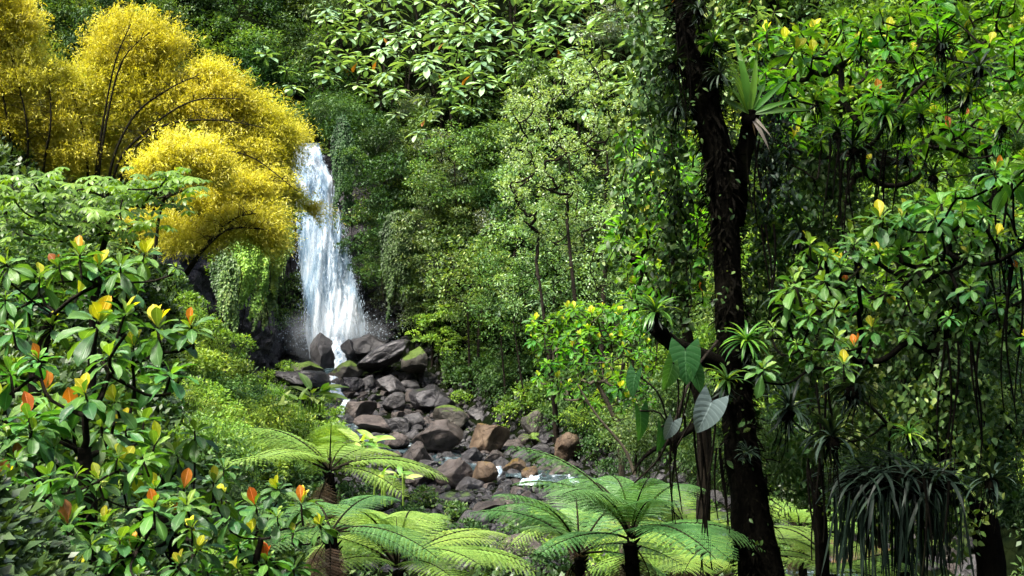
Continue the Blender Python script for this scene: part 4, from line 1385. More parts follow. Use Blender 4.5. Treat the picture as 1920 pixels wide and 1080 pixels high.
q = base_at(1000, 90, 84)
airy(8, q, 8.0, 1.7, 1.6, 60, 60, 0.24, [(0, 0.1, 0.12, 6)], 'g_mid', 'narrow bushy tree standing among the paddle-leaved trees', clr=0.6, flat=0.8)
q = base_at(745, 60, 92)
airy(9, q, 5.5, 3.4, 2.4, 60, 90, 0.28, [(0, 0.1, 0.12, 3)], 'g_lime', 'feathery lime tree at the top of the slope', T_GRASS, clr=0.8)
q = base_at(1170, 60, 84)
airy(10, q, 5.0, 3.6, 2.4, 60, 90, 0.17, [(0, 0.1, 0.12, 3)], 'g_grey', 'pale grey-green flat tree at the top behind the black trunk', clr=0.75, flat=0.25)
q = base_at(820, 600, 82)
airy(11, q, 5.0, 2.0, 1.8, 36, 60, 0.2, [(0, 0.2, 0.08, 3.5)], 'g_lime', 'yellow-green layered sapling above the rocks right of the fall', clr=0.55, flat=0.25)
q = base_at(460, 60, 90)
airy(12, q, 7.5, 4, 3, 90, 80, 0.26, [(0, 0.3, 0.18, 5)], 'g_mid', 'broad dark tree on the ridge above the bamboo', clr=0.8)
q = base_at(580, 130, 94)
airy(13, q, 7.5, 3.4, 3, 80, 80, 0.26, [(0, 0.3, 0.18, 5)], 'g_mid', 'rounded tree on the ridge above the waterfall lip', clr=0.8)
q = base_at(130, 70, 70)
airy(14, q, 7.0, 4, 3, 80, 80, 0.24, [(0, 0.3, 0.18, 5)], 'g_lime', 'bright green tree between the two bamboo heads', clr=0.8)
for x, y, s_ in [(705, 545, .6), (735, 535, .75), (765, 520, .8), (795, 535, .8), (750, 565, .6), (725, 505, .6), (785, 575, .7), (820, 560, .8)]:
    put_shrub(x, y, 'feather', s_, 1, rng=rg, group='feathery bushes above the rocks right of the fall')
# ------------------------------------------------------------------ umbrella-leaved tree at left
def palmate(b, rng, c, up, L_, n=8):
    up = nrm(np.asarray(up, float))
    x = nrm(np.cross(up, [0.3, 0.9, 0.1]))
    y = np.cross(up, x)
    a = np.arange(n) / n * 6.283 + rng.random() * 6
    d = np.cos(a)[:, None] * x + np.sin(a)[:, None] * y - up * 0.12
    leaves(b, T_UMB, np.tile(c, (n, 1)), d, np.tile(up, (n, 1)) + 0.15 * rdir(n, rng), L_ * rng.uniform(0.8, 1.1, n), np.clip(rng.uniform(0.25, 0.75) + 0.08 * rng.normal(size=n), 0, 1))


T_UMB = leaf_tpl(4, obov, 0.36, 0.2, 0.4)


def umbrella_tree(base, pts, L_, label, rng, trunk):
    o = thing('umbrella_tree', base, label, 'tree')
    b, w_ = MB(), MB()
    tg = []
    for c in pts:
        for _ in range(14):
            q = c + rng.normal(size=3) * np.array([0.42, 0.5, 0.09])
            palmate(b, rng, q, (rng.normal() * 0.2, -0.2 + rng.normal() * 0.2, 1), L_ * rng.uniform(0.8, 1.2))
        tg.append(c + np.array([0, 0, -0.05]))
    b.build('crown', M['umbrella'], o, np.array(base))
    wood(w_, trunk, np.linspace(0.10, 0.05, len(trunk)), tg, rng, 0.018, sag=0.1, k=5)
    w_.build('trunk', M['bark'], o, np.array(base))
    return o


rg = np.random.default_rng(31)
Yu = 24
pp = [(20, 335), (60, 330), (110, 345), (150, 350), (195, 345), (240, 350), (30, 375), (80, 370), (130, 385), (175, 380), (215, 375), (260, 365), (300, 335), (315, 325), (20, 410), (70, 405), (115, 420), (170, 410),
      (225, 400), (270, 385), (40, 440), (90, 445), (140, 440), (10, 390), (290, 350), (330, 345), (200, 425), (250, 420)]
pts = [P(x, y, Yu + rg.uniform(-1.5, 1.5)) for x, y in pp]
b0 = base_at(170, 520, Yu)
tr = smooth([b0 - (0, 0, 0.5), P(175, 600, Yu), P(185, 500, Yu), P(200, 440, Yu)], 12)
umbrella_tree(b0, pts, 0.23, 'tree with flat layers of umbrella-like leaves at left below the bamboo', rg, tr)

# ------------------------------------------------------------------ big-leaved trees: every rosette a part, its coloured young leaf a sub-part
def bigros(seed, mat, n, el, tpl=None):
    rng = np.random.default_rng(seed)
    b = MB()
    rosette(b, rng, np.zeros(3), (0, 0, 1), n, 1.0, tpl or T_BIG, var=(0.15, 0.75), el=el, jitter=0.16, stalk=0.1)
    k = n // 3
    rosette(b, rng, np.array([0, 0, 0.02]), (0, 0, 1), 3, 0.62, T_BIG2, var=(0.7, 1.0), el=(0.9, 1.2), jitter=0.1, stalk=0.05)
    pt = np.array([(0, 0, -0.75), (0.02, 0, -0.3), (0, 0, 0.03)])
    tube(b, pt, [0.045, 0.04, 0.03], 6, 1)
    return b.mesh('leaf_rosette', [M[mat], M['bark']])


BR = {'big': [bigros(60 + i, 'big', 11 + i % 4, (-0.45 - 0.12 * (i % 3), 0.5)) for i in range(6)],
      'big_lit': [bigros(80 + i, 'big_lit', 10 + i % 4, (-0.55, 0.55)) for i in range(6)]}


def young(seed, mat, n):
    rng = np.random.default_rng(seed)
    b = MB()
    for q in range(n):
        a = rng.random() * 6.28
        leaves(b, T_BIG2, [(0.02 * q, 0, 0.05)], [(math.cos(a) * 0.35 * (q + 0.4), math.sin(a) * 0.35 * (q + 0.4), 1)], [(math.cos(a + 2), -1.0 + 0.3 * rng.normal(), 0.3)], 0.62 * (1 - 0.15 * q), rng.random(), 0, 1.15)
    return b.mesh('young_leaf', M[mat])


YG = {'y': [young(1, 'young_yellow', 1), young(2, 'young_yellow', 2), young(3, 'young_yellow', 3)], 'o': [young(4, 'young_orange', 1), young(5, 'young_orange', 2)], 'r': [young(6, 'young_red', 3), young(7, 'young_red', 2)]}
YN = {'y': 'upright yellow young leaf', 'o': 'upright orange young leaf', 'r': 'bronze young leaf tuft'}


def big_tree(base, label, trunk, trad, ros, Y, rng, mat='big', twig=0.014, dY=0.9, bark='bark', extra=(), maxr=None, name='big_leaf_tree', group=None, wmoss=False):
    o = thing(name, base, label, 'tree', group)
    org = np.array(base, float)
    w_ = MB()
    tg = []
    for i, r in enumerate(ros):
        px, py, rp = r[:3]
        yg = r[3] if len(r) > 3 else ''
        yy = r[4] if len(r) > 4 else Y + rng.uniform(-dY, dY)
        c = P(px, py, yy)
        L_ = rp / FPX * yy * 1.08
        me = BR[mat][int(rng.integers(6))]
        q = link('leaf_rosette', me, o)
        q.location = c - org
        q.rotation_euler = (rng.normal() * 0.22 + 0.12, rng.normal() * 0.22, rng.uniform(0, 6.28))
        q.scale = (L_,) * 3
        for ch in yg:
            k = link('young_leaf', YG[ch][int(rng.integers(len(YG[ch])))], q)
            k.rotation_euler = (0.1 * rng.normal(), 0.1 * rng.normal(), rng.uniform(-0.6, 0.6) - q.rotation_euler[2])
            k['label'] = YN[ch]
        tg.append(c - np.array([0, 0, L_ * 0.6]))
    tg += [np.asarray(e) for e in extra]
    wood(w_, trunk, trad, tg, rng, twig, sag=0.1, k=6, power=0.5, maxr=maxr)
    w_.build('trunk', M[bark], o, org)
    return o


rg = np.random.default_rng(41)
Y = 9.5
b0 = base_at(165, 1080, Y)
big_tree(b0, 'forked dark tree with big veined leaves and orange tips at lower left',
         smooth([b0, P(160, 1080, Y), P(165, 960, Y), P(160, 880, Y), P(158, 840, Y)], 14), np.linspace(0.10, 0.05, 14),
         [(135, 780, 80, 'o'), (55, 785, 75, 'o'), (85, 735, 60, 'yo'), (30, 865, 50, 'r'), (185, 605, 78, 'yo'), (295, 615, 72, 'yy'), (358, 612, 55, 'o'), (250, 705, 62, ''), (320, 700, 58, ''), (235, 590, 58, 'y'), (190, 800, 66, ''), (95, 775, 70, ''), (20, 700, 60, ''), (160, 740, 60, 'y'), (10, 900, 56, 'r'),
          (72, 675, 48, 'o'), (5, 750, 60, 'y'), (100, 840, 50, ''), (205, 665, 55, ''), (15, 820, 50, ''), (215, 755, 50, 'y'), (250, 650, 50, 'y'), (60, 810, 60, '')], Y, rg)
Y = 10.5
b0 = base_at(330, 1080, Y)
big_tree(b0, 'low big-leaved sapling with yellow shoots right of the forked trunk',
         smooth([b0, P(330, 1100, Y), P(320, 1010, Y), P(300, 960, Y)], 12), np.linspace(0.06, 0.035, 12),
         [(290, 835, 66, 'y'), (235, 805, 58, 'y'), (330, 850, 55, ''), (265, 935, 62, 'y'), (345, 918, 58, 'o'), (340, 972, 48, 'o'), (380, 965, 40, 'y'), (415, 935, 44, 'y'), (400, 905, 46, 'y'), (300, 890, 50, ''), (365, 810, 50, ''), (270, 790, 54, ''), (230, 870, 56, 'y'), (310, 1000, 56, ''), (370, 1020, 52, 'y'), (260, 1000, 50, ''), (420, 880, 44, '')], Y, rg, twig=0.01)
Y = 12
b0 = base_at(490, 1080, Y)
big_tree(b0, 'yellowish big-leaved sapling left of the central tree fern',
         smooth([b0, P(490, 1120, Y), P(480, 1060, Y), P(490, 1010, Y)], 12), np.linspace(0.05, 0.03, 12),
         [(478, 948, 54, 'o'), (565, 945, 50, 'oy'), (445, 1020, 46, 'y'), (500, 1052, 50, 'o'), (445, 1068, 40, 'y'), (520, 970, 40, ''), (400, 1040, 42, ''), (470, 1000, 40, 'y'), (550, 1000, 30, 'y'), (520, 915, 40, 'y'), (430, 965, 46, ''), (600, 985, 34, 'y'), (550, 1065, 44, ''), (480, 1030, 46, '')], Y, rg, twig=0.009)
Y = 8.5
b0 = base_at(110, 1080, Y)
big_tree(b0, 'small dark sapling with bronze young leaves at the bottom left corner',
         smooth([b0, P(115, 1130, Y), P(120, 1050, Y)], 8), np.linspace(0.04, 0.025, 8),
         [(125, 985, 72, 'r'), (225, 1010, 58, ''), (145, 1068, 44, 'y'), (30, 1065, 50, 'y'), (60, 1010, 46, ''), (20, 950, 50, '')] + [(x, y, rg.uniform(36, 56), 'y' if rg.random() < 0.3 else 'o' if rg.random() < 0.15 else '') for x, y in scatter([(0, 860), (260, 850), (400, 1000), (420, 1080), (0, 1080)], 26, 44, rg)], Y, rg, twig=0.008)
Y = 13
b0 = base_at(75, 900, Y)
big_tree(b0, 'big-leaved tree with bright yellow shoots at the upper left below the umbrella-leaved tree',
         smooth([b0, P(60, 800, Y), P(80, 650, Y), P(100, 590, Y)], 14), np.linspace(0.10, 0.05, 14),
         [(150, 480, 58, 'yo'), (185, 500, 52, 'y'), (270, 478, 50, 'y'), (225, 500, 50, ''), (75, 520, 50, 'y'), (12, 495, 46, ''), (230, 535, 48, ''), (50, 568, 56, ''), (145, 555, 54, 'y'), (10, 560, 50, ''),
          (110, 500, 44, 'r'), (25, 620, 46, ''), (330, 500, 20, ''), (95, 610, 44, 'y')], Y, rg, twig=0.012)

# ------------------------------------------------------------------ tree ferns
def frond_mesh(seed, mat, e0=0.9, e1=-0.7, droop=0.45, npin=21, pl=0.27):
    """unit length frond running along +Y from the crown and arching"""
    rng = np.random.default_rng(seed)
    b = MB()
    m = 40
    s = np.linspace(0, 1, m)
    e = e0 + (e1 - e0) * s ** 0.85
    yz = np.cumsum(np.stack([np.cos(e), np.sin(e)], -1) / m, 0)
    sw = 0.06 * rng.normal() * s ** 2
    rach = np.stack([sw, yz[:, 0], yz[:, 1]], -1)
    tube(b, rach, np.linspace(0.011, 0.002, m), 5, 1)
    tg = nrm(np.gradient(rach, axis=0))
    for i in range(npin):
        t_ = 0.16 + 0.84 * (i + 0.5) / npin
        q = t_ * (m - 1)
        k = int(q)
        p = rach[k] + (rach[min(k + 1, m - 1)] - rach[k]) * (q - k)
        T = tg[k]
        Nn = nrm(np.cross([1.0, 0, 0], T))
        ln = pl * (math.sin(math.pi * (0.10 + 0.86 * ((t_ - 0.16) / 0.84) ** 0.8)) ** 0.75) * rng.uniform(0.92, 1.06) + 0.015
        for sgn in (-1, 1):
            X = np.array([sgn, 0, 0]) * math.cos(0.38) + T * math.sin(0.38)
            n = max(6, int(ln / 0.0105))
            u = (np.arange(n) + 0.6) / n
            path = p + X * (ln * u)[:, None] - Nn * (-0.0) + np.array([0, 0, -1.0]) * (droop * ln * u ** 2 * 0.6)[:, None] + Nn * (0.10 * ln * u)[:, None]
            pd = nrm(np.gradient(path, axis=0))
            leng = 0.0235 * (ln / pl) ** 0.35 * (1 - u ** 2.5 * 0.7)
            vv = 0.35 + 0.4 * rng.random() + 0.1 * u
            for sg in (-1, 1):
                side = nrm(np.cross(pd, Nn)) * sg
                d = nrm(side + pd * 0.35 + np.array([0, 0, -0.25]))
                leaves(b, T_PIN, path, d, np.tile(Nn, (n, 1)) + 0.15 * rng.normal(size=(n, 3)), leng, np.clip(vv, 0, 1))
            tube(b, path[::max(1, n // 5)], 0.0018, 3, 0, 0.3, cap=False)
    return b.mesh('frond', [M[mat], M['culm']])


T_PIN = (np.array([(-0.17, 0, 0), (0.17, 0, 0), (0.12, 0.6, 0.0), (0.0, 1, -0.03), (-0.12, 0.6, 0.0)]), np.array([(0, 1, 2, 3, 4)]), np.array([(0, 0), (1, 0), (1, .6), (.5, 1), (0, .6)]))
FR = {k: [frond_mesh(70 + i, k, e0=[0.6, 0.85, 0.45, 1.0, 0.7][i], e1=[-0.45, -0.35, -0.65, -0.8, -0.1][i], droop=[.45, .7, .35, .9, .5][i]) for i in range(5)] for k in ('fern', 'fern_dark', 'dead')}


def tree_fern(px, py, Y, L_, n, mat, label, rng, tilt=(0.0, 0.0), az0=0.0, skip=(), el=(0.35, -0.05), group='tree ferns', tr=0.09):
    c = P(px, py, Y) if Y else hit1(px, py) + np.array([0, -0.3, 0.5])
    g = np.array([c[0] + 0.15, c[1] + 0.1, hgt(c[0], c[1]) - 0.3])
    o = thing('tree_fern', g, label, 'tree fern', group)
    w_ = MB()
    q = smooth([g, (g * 0.5 + c * 0.5) + np.array([0.12, 0, 0]), c - np.array([0, 0, 0.05])], 24)
    tube(w_, q, np.linspace(tr * 1.5, tr, 24), 10, 0, rough=0.25)
    for k in range(60):           # old leaf bases
        u = rng.random() ** 0.5
        a = rng.random() * 6.28
        p = g + (c - g) * u
        tube(w_, [p + np.array([math.cos(a), math.sin(a), 0]) * tr * 0.8, p + np.array([math.cos(a), math.sin(a), 0.5]) * tr * 1.7], [0.02, 0.008], 4)
    w_.build('trunk', M['bark_moss'], o, g)
    for i in range(n):
        a = az0 + i * 2.39996 + rng.normal() * 0.25
        f = link('frond', FR[mat][i % 5], o)
        f.location = c - g
        e = el[0] + (el[1] - el[0]) * (i / max(n - 1, 1)) + rng.normal() * 0.13
        f.rotation_euler = Euler((e + tilt[0] * math.cos(a), tilt[1], a), 'XYZ')
        s = L_ * rng.uniform(0.75, 1.12)
        f.scale = (s * rng.uniform(.85, 1.1), s, s)
    for i in range(4 if Y else 1):
        a = rng.random() * 6.28
        f = link('dead_frond', FR['dead'][i % 2], o)
        f.location = c - g - np.array([0, 0, 0.05])
        f.rotation_euler = Euler((-1.5 + rng.normal() * 0.15, 0, a), 'XYZ')
        s = L_ * rng.uniform(0.45, 0.7)
        f.scale = (s, s, s)
        f['label'] = 'brown dead frond hanging against the trunk'
    return o


rg = np.random.default_rng(51)
tree_fern(618, 884, 23, 2.25, 15, 'fern', 'light green tree fern on a dark leaning trunk left of the rock bed', rg, el=(0.25, -0.15))
tree_fern(745, 1066, 17, 1.95, 17, 'fern', 'light green tree fern at the bottom centre with stalks spread like a vase', rg, el=(0.45, -0.05))
tree_fern(1182, 1012, 13, 1.6, 16, 'fern_dark', 'largest tree fern with dark spread stalks at the bottom right of centre', rg, el=(0.28, -0.05), tr=0.07)
tree_fern(1086, 1040, 14.5, 1.5, 12, 'fern_dark', 'smaller dark-stalked tree fern just left of the largest one', rg, el=(0.5, -0.1), tr=0.07)
tree_fern(1085, 990, 20, 1.3, 10, 'fern', 'pale tree fern behind the two dark-stalked ones', rg, el=(0.2, -0.2))
tree_fern(1290, 1010, 21, 2.1, 14, 'fern', 'bright lime tree fern between the largest fern and the black trunk', rg, el=(0.25, -0.2))
tree_fern(1330, 1090, 17, 2.0, 12, 'fern', 'tree fern low at the foot of the black trunk', rg, el=(0.2, -0.2))
tree_fern(1560, 1075, 20, 2.0, 12, 'fern', 'bright fern behind the hanging strap leaves', rg, el=(0.2, -0.2))
tree_fern(1500, 1000, 24, 1.9, 10, 'fern', 'pale fern seen between the black trunk and the hanging strap leaves', rg, el=(0.2, -0.2))
tree_fern(620, 1000, 15, 1.5, 9, 'fern_dark', 'small darker fern under the left side of the central tree fern', rg, el=(0.1, -0.25))
for x, y, L_, Y, lb in [(870, 655, 1.7, 74, 'small bright fern on the bank below the twin trunks'), (905, 668, 1.5, 70, 'small drooping fern right of the twin trunks'), (830, 640, 1.4, 78, 'small fern above the mossy boulder'),
                       (790, 655, 1.3, 80, 'tiny fern on the rocks left of the twin trunks'), (1000, 840, 1.0, 60, 'small fern clinging to the bank above the rapid')]:
    tree_fern(x, y, 0, L_, 9, 'fern', lb, rg, el=(0.2, -0.2), group='small ferns on the right bank')

# ------------------------------------------------------------------ heliconias
def heliconia(px, py, Y, L_, n, label, rng, lean=0.0):
    c = P(px, py, Y)
    o = thing('heliconia', c, label, 'plant', 'heliconia clumps by the rock bed')
    w_ = MB()
    for i in range(n):
        b = MB()
        a = rng.uniform(-2.4, 2.4) - 1.57
        e = rng.uniform(0.5, 1.25)
        d = np.array([math.cos(a) * math.cos(e) + lean, math.sin(a) * math.cos(e) * 0.8, math.sin(e)])
        p0 = np.array([rng.normal() * 0.3, rng.normal() * 0.2, 0])
        p1 = p0 + d * L_ * rng.uniform(0.12, 0.4)
        tube(w_, smooth([p0 - (0, 0, 0.5), (p0 + p1) / 2 + (0, 0, .1), p1], 6), 0.02, 5)
        leaves(b, T_BAN, [p1], [d * np.array([1.2, 1.2, 0.45])], [(rng.normal() * .4, -0.4, 1)], L_ * rng.uniform(0.7, 1.1), rng.uniform(0.1, 1.0))
        link('leaf', b.mesh('leaf', M['banana']), o)
    link('stem', w_.mesh('stem', M['banana']), o)
    return o


heliconia(588, 752, 50, 1.25, 15, 'heliconia with long pale leaves overhanging the pool edge left of the cascade', rg, 0.3)
heliconia(545, 765, 48, 1.0, 8, 'smaller heliconia in the bushes left of the cascade', rg, -0.2)
heliconia(682, 848, 30, 0.75, 14, 'heliconia with broad upright leaves behind the leftmost tree fern', rg, 0.1)
heliconia(735, 905, 26, 0.5, 8, 'small heliconia between the leftmost fern and the brown boulders', rg, 0.2)
for i, (x, y, s, k) in enumerate([(600, 790, .5, 'lime'), (565, 800, .5, 'lime'), (625, 815, .45, 'lime'), (960, 800, .7, 'lime'), (1010, 760, .8, 'lime'), (880, 730, .8, 'dark'), (930, 740, .8, 'dark'), (905, 700, .8, 'round'),
                                  (860, 690, .7, 'dark'), (960, 720, .8, 'round'), (1120, 860, .6, 'dark'), (1150, 900, .5, 'dark'), (1000, 720, .8, 'dark'), (850, 720, .5, 'feather'), (870, 760, .5, 'lime')]):
    put_shrub(x, y, k, s, rng=rg, group='shrubs on the near slopes')
# ------------------------------------------------------------------ the big black trunk and its load of epiphytes
rg = np.random.default_rng(61)
YT = 13.0
tp = [(1270, -120, 54), (1290, -20, 56), (1302, 80, 58), (1318, 170, 52), (1340, 260, 56), (1356, 330, 62), (1361, 400, 54), (1364, 500, 50), (1370, 600, 56), (1376, 690, 62), (1382, 770, 58), (1392, 860, 66), (1406, 960, 70), (1424, 1060, 80), (1440, 1200, 96)]
pth = np.array([P(x, y, YT) for x, y, _ in tp])[::-1]
rad = np.array([w_ / 2 / FPX * YT for _, _, w_ in tp])[::-1]
q = smooth(pth, 90)
rr = np.interp(np.linspace(0, 1, 90), np.linspace(0, 1, len(rad)), rad)
bt = np.array([q[0][0], q[0][1], hgt(q[0][0], q[0][1]) - 0.3])
q = np.vstack([[bt], q])
rr = np.concatenate([[rr[0] * 1.3], rr])
tree = thing('moss_hung_tree', bt, 'massive black moss-covered trunk rising through the right centre', 'tree')
w_ = MB()
tube(w_, q, rr, 22, 0, rough=0.16, seed=3)
fork = smooth([P(1375, 420, YT), P(1385, 330, YT + 0.1), P(1400, 260, YT + 0.1), P(1412, 205, YT)], 14)
tube(w_, fork, np.linspace(0.13, 0.08, 14), 12, 0, rough=0.2, seed=4)
stub = smooth([P(1290, 660, YT - 0.3), P(1255, 640, YT - 0.6), P(1225, 612, YT - 1)], 10)
tube(w_, np.vstack([[P(1370, 690, YT)], stub]), np.linspace(0.10, 0.07, 11), 10, 0, rough=0.25, seed=6)
stub2 = smooth([P(1378, 700, YT), P(1300, 800, YT - 0.8), P(1215, 850, YT - 1.2), P(1185, 890, YT - 1.3)], 12)
tube(w_, stub2, np.linspace(0.05, 0.006, 12), 8, 0, rough=0.2)
w_.build('trunk', M['bark_moss'], tree, bt)
# moss and tiny ferns on the bark
b = MB()
n = 5000
k = RNG.integers(1, len(q) - 1, n)
a = RNG.random(n) * 6.283
pos = q[k] + (q[k + 1] - q[k]) * RNG.random((n, 1)) * 0.9
nv = np.stack([np.cos(a), np.sin(a), np.zeros(n)], -1)
pos = pos + nv * (rr[k] * 1.02)[:, None]
leaves(b, T_DIAN, pos, nrm(nv + np.array([0, 0, -0.8]) + rdir(n, RNG) * 0.6), nv + rdir(n, RNG) * 0.3, 0.03 + 0.08 * RNG.random(n) ** 2, np.clip(0.12 + 0.12 * RNG.normal(size=n), 0, 1))
n = 3200
k = RNG.integers(1, len(q) - 1, n)
a = RNG.random(n) * 6.283
nv = np.stack([np.cos(a), np.sin(a), np.zeros(n)], -1)
tf_ = fbm(np.stack([q[k][:, 2] * 1.3, np.cos(a) * 1.5, np.sin(a) * 1.5], -1), 17, 3) > -0.1
pos = (q[k] + (q[k + 1] - q[k]) * RNG.random((n, 1)) * 0.9 + nv * (rr[k] * 1.0)[:, None])[tf_]
nv = nv[tf_]
leaves(b, T_GRASS, pos, nrm(nv * 1.1 + np.array([0, 0, -0.5]) + rdir(len(pos), RNG) * 0.7), nv + np.array([0, 0, 0.8]), 0.08 + 0.2 * RNG.random(len(pos)) ** 2, 0.1)
b.build('moss', M['bark_moss'], tree, bt)
# small round leaves climbing on the bark
b = MB()
for (sx, sy, ex, ey) in [(1372, 430, 1365, 620), (1385, 240, 1340, 420), (1310, 150, 1300, 300), (1370, 640, 1395, 820), (1400, 780, 1430, 1040)]:
    n = 14
    u = np.sort(rg.random(n))
    pos = np.array([P(sx + (ex - sx) * t_ + 10 * math.sin(t_ * 17), sy + (ey - sy) * t_, YT - 0.36 - 0.12 * t_) for t_ in u]) + RNG.normal(size=(n, 3)) * np.array([0.05, 0.02, 0.03])
    leaves(b, T_SMALL, pos, rdir(n, RNG, -0.6), np.array([0, -1, 0.6]) + rdir(n, RNG) * 0.4, 0.035 + 0.045 * RNG.random(n), RNG.random(n))
b.build('climber_leaves', M['g_dark'], tree, bt)
# unseen crown above the frame, placed to shade this side of the view
b, w_ = MB(), MB()
cs = []
for i in range(160):
    c = np.array([RNG.uniform(2.0, 12), RNG.uniform(4.5, 18), 0])
    c[2] = max(3.9, 540 / FPX * c[1] + 0.9) + RNG.uniform(0, 2.6)
    cs.append(c)
    clump(RNG, c, RNG.uniform(0.5, 1.0), 75, 0.26, T_LANCE, b, 0.1, 0.5, 0.45)
b.build('crown', M['g_mid'], tree, bt)
wood(w_, smooth([q[-1] - (0, 0, 0.02), q[-1] + (0.1, 0, 1.2), q[-1] + (0.6, 0, 2.2)], 6), np.linspace(0.15, 0.12, 6), cs[::3], RNG, 0.02, k=5)
w_.build('limbs', M['bark_moss'], tree, bt)


# bromeliads and strap-leaved epiphytes
def brom(seed, mat, n=38, tpl=T_STRAP, dead=True, el=(-0.3, 1.35), w=1.0):
    rng = np.random.default_rng(seed)
    b, r_ = MB(), MB()
    a = rng.random(n) * 6.283
    e = rng.uniform(*el, n)
    d = np.stack([np.cos(a) * np.cos(e), np.sin(a) * np.cos(e), np.sin(e)], -1)
    leaves(b, tpl, d * 0.04, d, np.array([0, 0, 1.0]) - d * 0.3, 0.75 + 0.35 * rng.random(n), rng.random(n), 0, w)
    m = 26
    d = nrm(rdir(m, rng) * np.array([0.5, 0.5, 0]) + np.array([0, 0, -1]))
    leaves(r_, tpl, rdir(m, rng) * 0.08, d, rdir(m, rng), 0.4 + 0.5 * rng.random(m), rng.random(m) * 0.6, 0, w * 0.9)
    for _ in range(10):
        x, y = rng.normal(size=2) * 0.12
        zz = np.linspace(0, -rng.uniform(0.5, 1.4), 7)
        tube(r_, np.stack([x + 0.05 * np.sin(zz * 5 + x * 40), y + 0 * zz, zz], -1), 0.012, 3, 1)
    blob(r_, (0, 0, -0.14), (0.17, 0.17, 0.2), seed, 2, 0.3)
    r_.mi[-1][:] = 1
    return [('leaves', b.mesh('leaves', M[mat])), ('dead_skirt', r_.mesh('dead_skirt', [M['strap_dark'], M['bark_moss']]))]


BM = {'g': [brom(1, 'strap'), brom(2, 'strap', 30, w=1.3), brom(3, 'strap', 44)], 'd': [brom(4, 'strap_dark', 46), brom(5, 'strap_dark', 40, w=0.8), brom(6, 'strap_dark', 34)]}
BD = {'g': 'spiky green bromeliad', 'd': 'dark spiky bromeliad'}
NB = [0]


def put_brom(px, py, rp, k='g', Y=13.0, label=None):
    p = P(px, py, Y)
    s = rp / FPX * Y
    o = instance('bromeliad', BM[k][int(rg.integers(3))], p, 'bromeliad', 'bromeliads perched on the branches', rg.uniform(0, 6.28), s * rg.uniform(.9, 1.1))
    o.rotation_euler = (rg.normal() * 0.2, rg.normal() * 0.2, rg.uniform(0, 6.28))
    if label:
        o['label'] = label
    else:
        later(o, ('large ' if rp > 55 else 'small ' if rp < 36 else '') + BD[k], p)
    return p


# bird's-nest fern on the fork
p = P(1405, 200, YT - 0.05)
o = thing('birds_nest_fern', p, "bird's-nest fern with long upright glowing fronds on the fork of the black trunk", 'fern')
T_NEST = leaf_tpl(12, lambda t: lance(t * 0.96 + 0.02) * 1.0 + 0.1 * (t < .5), 0.085, 0.25, 0.35, 2, 0.03)
for i, (dx, dz, L_, mt, lb) in enumerate([(-0.14, 1, 1.05, 'strap', None), (-0.34, 1, 0.85, 'big_lit', None), (0.14, 1, 0.85, 'strap', None), (-0.02, 1, 0.55, 'big_lit', None), (0.45, 0.9, 0.5, 'strap', None), (-0.6, 1, 0.5, 'strap', None),
                                          (0.9, 0.35, 0.65, 'strap', None), (1.0, 0.15, 0.8, 'strap', None), (0.8, 0.8, 0.75, 'strap', None), (-0.9, 0.6, 0.6, 'strap', None), (0.6, -0.55, 0.42, 'dead', 'curled dry silvery frond'), (0.55, -0.85, 0.55, 'dead', 'curled dry silvery frond'), (0.3, -0.9, 0.3, 'dead', None)]):
    b = MB()
    leaves(b, T_NEST, [(0, 0, -0.08)], [(dx, -0.22, dz)], [(0.1, -1, 0.3)], L_ * 0.88, 0.7 if i < 4 else (1.0 if lb else 0.6), 0, 1.1)
    f = link('frond', b.mesh('frond', M[mt]), o)
    if lb:
        f['label'] = lb
b = MB()
blob(b, (0, 0.05, -0.14), (0.08, 0.08, 0.12), 3, 3, 0.3)
b.build('root_ball', M['bark_moss'], o)

